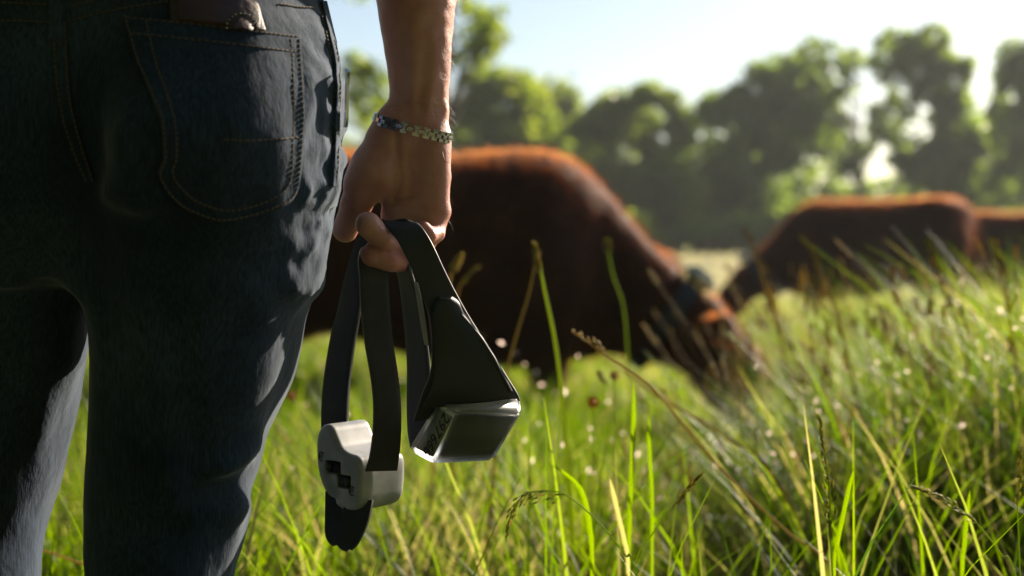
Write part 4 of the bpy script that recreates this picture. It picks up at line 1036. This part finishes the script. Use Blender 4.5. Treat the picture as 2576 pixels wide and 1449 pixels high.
def stalk(label, pts, r0, r1, hd, stem_mat='stem_green', head_mat='seed_dark', n=34, spread=.012, ln=.007, w_=.0011, open_=.6, tint=.5, droop=.2, ground=True, seed=1, cat='grass stalk'):
    """pts: (px,py,d) from the tip down; hd: how many of the first points carry seeds"""
    r = np.random.default_rng(seed); W = [np.array(P(*q)) for q in pts]
    if ground:
        a, b_ = W[-2], W[-1]; sl_ = (b_ - a); sl_ /= np.linalg.norm(sl_)
        z = b_[2]; g = b_ + sl_ * .35 * z; g2 = g.copy(); g2[2] = -.01
        g[2] = z * .45
        W += [g, g2 + sl_ * np.array([.1, .1, 0])]
    root = empty('grass_stalk', W[-1]); tag(root, label, cat, 'seeding grass stalks standing in the meadow')
    C = catmull(W, 10 * len(W)); mb = MB()
    V, F_ = tube(C, np.linspace(r1, r0, len(C)), 6); mb.add(V, F_, tint); s_ = mb.build('stem', M[stem_mat]); s_.parent = root; s_.matrix_parent_inverse = Matrix.Translation(-root.location)
    if hd:
        mb = MB(); head(mb, W[:hd][::-1], n, spread, ln, w_, r, open_, tint, droop)
        s_ = mb.build('seed_head', M[head_mat], smooth=False); s_.parent = root; s_.matrix_parent_inverse = Matrix.Translation(-root.location)
    return root
D_ = 1.42
stalk('arching grass stalk with a drooping dark seed head below the clear box', [(1272, 1366, 1.43), (1284, 1300, 1.43), (1312, 1252, 1.43), (1350, 1236, 1.43), (1420, 1244, 1.43), (1500, 1308, 1.44), (1572, 1395, 1.45), (1600, 1449, 1.46)], .0012, .0005, 5, n=40, spread=.014, tint=.45, droop=.5, seed=2)
stalk('short slanting grass stalk with a pale upright seed head right of the drooping one', [(1762, 1196, 1.45), (1730, 1232, 1.45), (1690, 1278, 1.45), (1640, 1345, 1.45), (1590, 1440, 1.46)], .0010, .0004, 3, n=34, spread=.010, open_=.35, tint=.6, droop=0, seed=3)
stalk('upright grass stalk with a dark feathery seed head near the bottom right', [(2058, 1038, 1.46), (2068, 1100, 1.46), (2080, 1180, 1.46), (2088, 1260, 1.46), (2086, 1330, 1.46), (2094, 1449, 1.46)], .0012, .0005, 5, n=60, spread=.020, open_=.35, tint=.42, droop=.25, seed=4)
stalk('leaning grass stalk with a pale green seed head in the bottom right corner', [(2288, 1222, 1.45), (2340, 1238, 1.45), (2400, 1270, 1.45), (2460, 1320, 1.45), (2520, 1395, 1.45), (2560, 1460, 1.46)], .0012, .0004, 4, n=46, spread=.010, open_=.4, tint=.6, droop=.1, seed=5)
stalk('grass stalk with a feathery seed head cut by the right edge of the picture', [(2566, 1130, 1.45), (2564, 1190, 1.45), (2560, 1280, 1.45), (2566, 1449, 1.46)], .0010, .0004, 3, n=30, spread=.010, open_=.35, tint=.5, seed=6)
stalk('tallest bright green grass stalk with a knobbly head right of the collars', [(1343, 612, 2.0), (1350, 650, 2.0), (1362, 690, 2.0), (1372, 740, 2.0), (1395, 850, 2.0), (1412, 980, 2.0), (1430, 1200, 2.0)], .0045, .0014, 3, n=30, spread=.006, ln=.010, w_=.0030, open_=.5, tint=.7, droop=0, seed=7)
stalk('pale grass stalk leaning left across the tallest green one', [(1352, 640, 2.25), (1345, 670, 2.25), (1330, 740, 2.25), (1300, 840, 2.25), (1272, 950, 2.25), (1250, 1100, 2.25)], .0032, .0012, 2, stem_mat='straw', head_mat='straw', n=22, spread=.006, ln=.010, w_=.0026, tint=.3, droop=0, seed=8)
stalk('long dry straw stalk leaning across the head of the large cow', [(1438, 834, 1.75), (1480, 862, 1.75), (1530, 898, 1.75), (1640, 975, 1.75), (1760, 1120, 1.76), (1880, 1245, 1.77), (1990, 1345, 1.78), (2110, 1449, 1.8)], .0022, .0012, 3, stem_mat='straw', head_mat='straw', n=24, spread=.012, ln=.007, w_=.0013, tint=.6, droop=-.4, seed=9)
stalk('blurred grey straw stalk behind the long dry one', [(1570, 930, 2.4), (1640, 985, 2.4), (1730, 1040, 2.4), (1820, 1095, 2.4), (1940, 1190, 2.4)], .0035, .0028, 0, stem_mat='straw', tint=.5, seed=10)
stalk('tan grass stalk with a thin head before the face of the farther cow', [(1872, 572, 3.4), (1890, 610, 3.4), (1908, 660, 3.4), (1925, 720, 3.4), (1960, 840, 3.4)], .0040, .0022, 3, stem_mat='straw', head_mat='straw', n=24, spread=.008, ln=.012, w_=.004, tint=.35, droop=0, seed=11)
stalk('tan grass stalk leaning right across the shoulder of the farther cow', [(2012, 592, 3.0), (2040, 630, 3.0), (2062, 680, 3.0), (2085, 740, 3.0), (2130, 880, 3.0)], .0042, .0022, 3, stem_mat='straw', head_mat='straw', n=26, spread=.008, ln=.012, w_=.004, tint=.3, droop=0, seed=12)
stalk('tall tan grass stalk before the rump of the farther cow', [(2338, 600, 2.8), (2345, 640, 2.8), (2362, 690, 2.8), (2390, 770, 2.8), (2430, 900, 2.8)], .0036, .0018, 3, stem_mat='straw', head_mat='straw', n=26, spread=.008, ln=.011, w_=.0035, tint=.35, droop=0, seed=13)
stalk('thick pale grass stalk with a full head by the tail of the farther cow', [(2505, 610, 2.6), (2512, 650, 2.6), (2522, 700, 2.6), (2540, 800, 2.6), (2560, 950, 2.6)], .0034, .0016, 3, stem_mat='straw', head_mat='straw', n=30, spread=.008, ln=.010, w_=.0034, tint=.5, droop=0, seed=14)
stalk('short yellowish seed head just right of the grey strap', [(1160, 645, 2.5), (1148, 665, 2.5), (1136, 690, 2.5), (1128, 740, 2.5), (1110, 900, 2.5)], .0030, .0015, 3, stem_mat='straw', head_mat='seed_dark', n=26, spread=.008, ln=.012, w_=.004, tint=.8, droop=0, seed=15)
stalk('dim bending seed head beside the yellowish one', [(1205, 668, 2.7), (1180, 690, 2.7), (1160, 715, 2.7), (1150, 760, 2.7), (1145, 900, 2.7)], .0028, .0014, 3, stem_mat='straw', head_mat='seed_dark', n=20, spread=.006, ln=.010, w_=.003, tint=.5, droop=0, seed=16)
stalk('blurred round seed head hanging in front of the neck of the large cow', [(1528, 612, 2.9), (1532, 640, 2.9), (1545, 700, 2.9), (1568, 770, 2.9), (1580, 900, 2.9)], .0022, .0014, 2, stem_mat='stem_green', head_mat='seed_dark', n=22, spread=.010, ln=.012, w_=.005, tint=.6, droop=0, seed=17)
stalk('pale dead straw lying across the gap between the trouser legs', [(108, 1384, 1.75), (150, 1398, 1.75), (190, 1412, 1.75), (222, 1424, 1.75), (260, 1449, 1.75)], .0018, .0016, 0, stem_mat='straw', tint=.8, seed=18)
# broad single blades that can be told apart
def blade(label, pts, w_, tint, mt='grass'):
    W = [np.array(P(*q)) for q in pts]; b_ = W[-1].copy(); b_[2] = -.01; W.append((W[-1] * .5 + b_ * .5)); W.append(b_)
    C = catmull(W, 24); n = len(C); V = []; F_ = []
    s_ = np.array((.92, -.38, 0))
    for i, c in enumerate(C):
        f = i / (n - 1); ww = w_ * min(1, (f * 6) ** .6) * (1 if f < .6 else .8); V += [c - s_ * ww, c + np.array((0, .0015, 0)), c + s_ * ww]
    for i in range(n - 1):
        for k in range(2): F_.append((3 * i + k, 3 * i + k + 1, 3 * i + 4 + k, 3 * i + 3 + k))
    mb = MB(); mb.add(V, F_, tint); o = mb.build('grass_shoot', M[mt]); tag(o, label, 'grass blade', 'broad grass blades standing in the meadow')
blade('bright green upright blade under the long dry straw stalk', [(1592, 950, 1.7), (1594, 1040, 1.7), (1590, 1150, 1.7), (1584, 1290, 1.7), (1580, 1449, 1.7)], .0030, .42)
blade('second upright green blade just right of the brightest one', [(1634, 1040, 1.72), (1632, 1100, 1.72), (1636, 1180, 1.72), (1640, 1260, 1.72), (1640, 1449, 1.72)], .0026, .40)
blade('broad green blade with an orange bent tip below the clear box', [(1372, 1160, 1.6), (1420, 1190, 1.6), (1462, 1235, 1.6), (1482, 1320, 1.6), (1490, 1449, 1.6)], .0034, .45)
blade('bright slender blade beside the dark feathery seed head', [(2148, 1178, 1.48), (2135, 1230, 1.48), (2120, 1300, 1.48), (2104, 1380, 1.48), (2098, 1449, 1.48)], .0024, .45)
blade('small orange-tipped blade standing behind the drooping seed head', [(1532, 1200, 1.62), (1542, 1240, 1.62), (1556, 1300, 1.62), (1570, 1360, 1.62), (1580, 1449, 1.62)], .0028, .9)
blade('green blade rising beside the right-hand dark seed head stalk in the corner', [(2440, 1230, 1.6), (2432, 1300, 1.6), (2425, 1380, 1.6), (2420, 1449, 1.6)], .0026, .40)
# yellow flowers
def flower(label, px, py, d_, col, rad):
    root = empty('flower', (P(px, py, d_).x, P(px, py, d_).y, 0)); tag(root, label, 'flower'); c = np.array(P(px, py, d_)) - np.array(root.location)
    mm = mat('petal', col, .6)
    mb = MB(); mb.add(*tube([c, c * np.array((1, 1, .5)), (0, 0, -.01)], .0012, 5), .5); mb.build('stem', M['stem_green'], root)
    for k in range(7):
        t = 2 * math.pi * k / 7; e = np.array((math.cos(t), .25 * math.sin(t), math.sin(t)))
        q = np.array((-math.sin(t), .2, math.cos(t))); mb = MB()
        mb.add([c, c + e * rad * .55 + q * rad * .3, c + e * rad + np.array((0, -.003, 0)), c + e * rad * .55 - q * rad * .3], [(0, 1, 2, 3)]); mb.build('petal', mm, root)
    bm = bmesh.new(); bm_uvs(bm, Vector(c) + Vector((0, -.003, 0)), rad * .35); bm_obj('flower_centre', bm, mm, root)
flower('orange-yellow flower in the grass right of the clear box', 1492, 1012, 2.1, (.75, .30, .02), .011)
flower('small orange flower in the grass beside the back of the knee', 734, 995, 2.6, (.75, .25, .03), .012)
flower('small rusty flower head under the tip of the long dry straw', 1545, 945, 2.3, (.45, .14, .04), .009)

# the rest of the seeding stalks, too many to count
mb = MB(); r = np.random.default_rng(77); ms = MB()
cnt = 0
while cnt < 700:
    y = 2.35 + (26 - 2.35) * r.uniform() ** 2.2; x = r.uniform(-1, 1) * (.40 * y + .2); u = x / y
    extra = cnt >= 540
    if extra: y = r.uniform(2.5, 5.0); u = r.uniform(.13, .37); x = u * y
    if r.uniform() > (.12 + .88 * np.clip((u - .04) / .18, 0, 1)): continue
    if x < .12 and y < 2.0: continue
    h = float(tall(np.array([x]), np.array([y]))[0]) * r.uniform(.9, 1.3); h = min(h, .66 if y < 2.6 else .78)
    if u < .14 and y < 5.4: h = min(h, .45)
    if extra: h = r.uniform(.46, .74) * (1 if u > .2 else .8)
    le = r.normal(.10, .28); az = r.uniform(0, 2 * np.pi)
    if r.uniform() < .5: az, le = math.pi + r.normal(0, .4), abs(r.normal(.25, .18))
    dv = np.array((math.cos(az), math.sin(az), 0)) * le * h; b0 = np.array((x, y, float(gz(x, y)))); top = b0 + dv + np.array((0, 0, h)); mid = b0 + dv * .35 + np.array((0, 0, h * .55))
    t = float(r.uniform(.2, 1)); dry = extra or r.uniform() < .75
    C = catmull([b0, mid, top], 6); sc = 1 + .10 * y
    (ms if dry else mb).add(*tube(C, np.linspace(.0011, .0005, 6) * sc * .6, 3), t)
    hl = r.uniform(.05, .11); q = catmull([b0, mid, top], 40); ki = max(2, int(hl / max(h, .1) * 40))
    head(ms if dry else mb, q[-ki:][::max(1, ki // 4)] if ki > 4 else q[-3:], int((20 if extra else 12) if y < 8 else 6), .013 if extra else .008, .008 * (1 + .05 * y), .0016 * sc * (1.25 if extra else 1), r, .45, t, .1)
    cnt += 1
tag(ms.build('seeding_grass', M['straw'], smooth=False), 'dry tan seeding grass through the meadow', 'grass', kind='stuff')
tag(mb.build('seeding_grass', M['stem_green'], smooth=False), 'green seeding grass through the meadow', 'grass', kind='stuff')

# pale translucent flakes added to the sward to imitate glints of light
r = np.random.default_rng(55); n = 1100; y = 2.4 + 5.0 * r.uniform(size=n) ** 1.6; u = r.uniform(-.30, .38, n); x = u * y
k = r.uniform(size=n) < np.clip(.25 + (u + .1) * 2.2, .12, 1); x, y = x[k], y[k]; n = len(x)
z = gz(x, y) + tall(x, y) * r.uniform(.75, 1.08, n); c = np.stack([x, y, z], 1)
V, Fq = leaf_cloud(c, n, .0062, 56, 0.0)
me = mesh_np('glint_flakes', V, Fq, smooth=False); vattr(me, 'tint', np.repeat(r.uniform(size=n), 4))
M['glint_flake'] = leaf_material('glint_flake', (0.30, 0.24, 0.20), (0.34, 0.28, 0.24), (0.38, 0.33, 0.28), 0.85, 0.4, 0.5)
tag(link_mesh('glint_flakes', me, M['glint_flake']), 'pale added flakes imitating light glints among the grass blades', 'seeds', kind='stuff')

# ==================================================================== air
bm = bmesh.new(); bmesh.ops.create_cube(bm, size=1); bmesh.ops.scale(bm, vec=(640, 560, 18.2), verts=bm.verts); bmesh.ops.translate(bm, vec=(0, 60, 7.9), verts=bm.verts)
mh = bpy.data.materials.new('haze'); mh.use_nodes = True; N = mh.node_tree.nodes; L = mh.node_tree.links; N.remove(N['Principled BSDF'])
pv = N.new('ShaderNodeVolumePrincipled'); pv.inputs['Color'].default_value = (.92, .95, 1, 1); pv.inputs['Density'].default_value = .0005; pv.inputs['Anisotropy'].default_value = .4
L.new(pv.outputs[0], N['Material Output'].inputs['Volume'])
hz = bm_obj('haze', bm, mh, None, smooth=False); tag(hz, 'thin bright haze over the pasture', 'haze', kind='stuff')
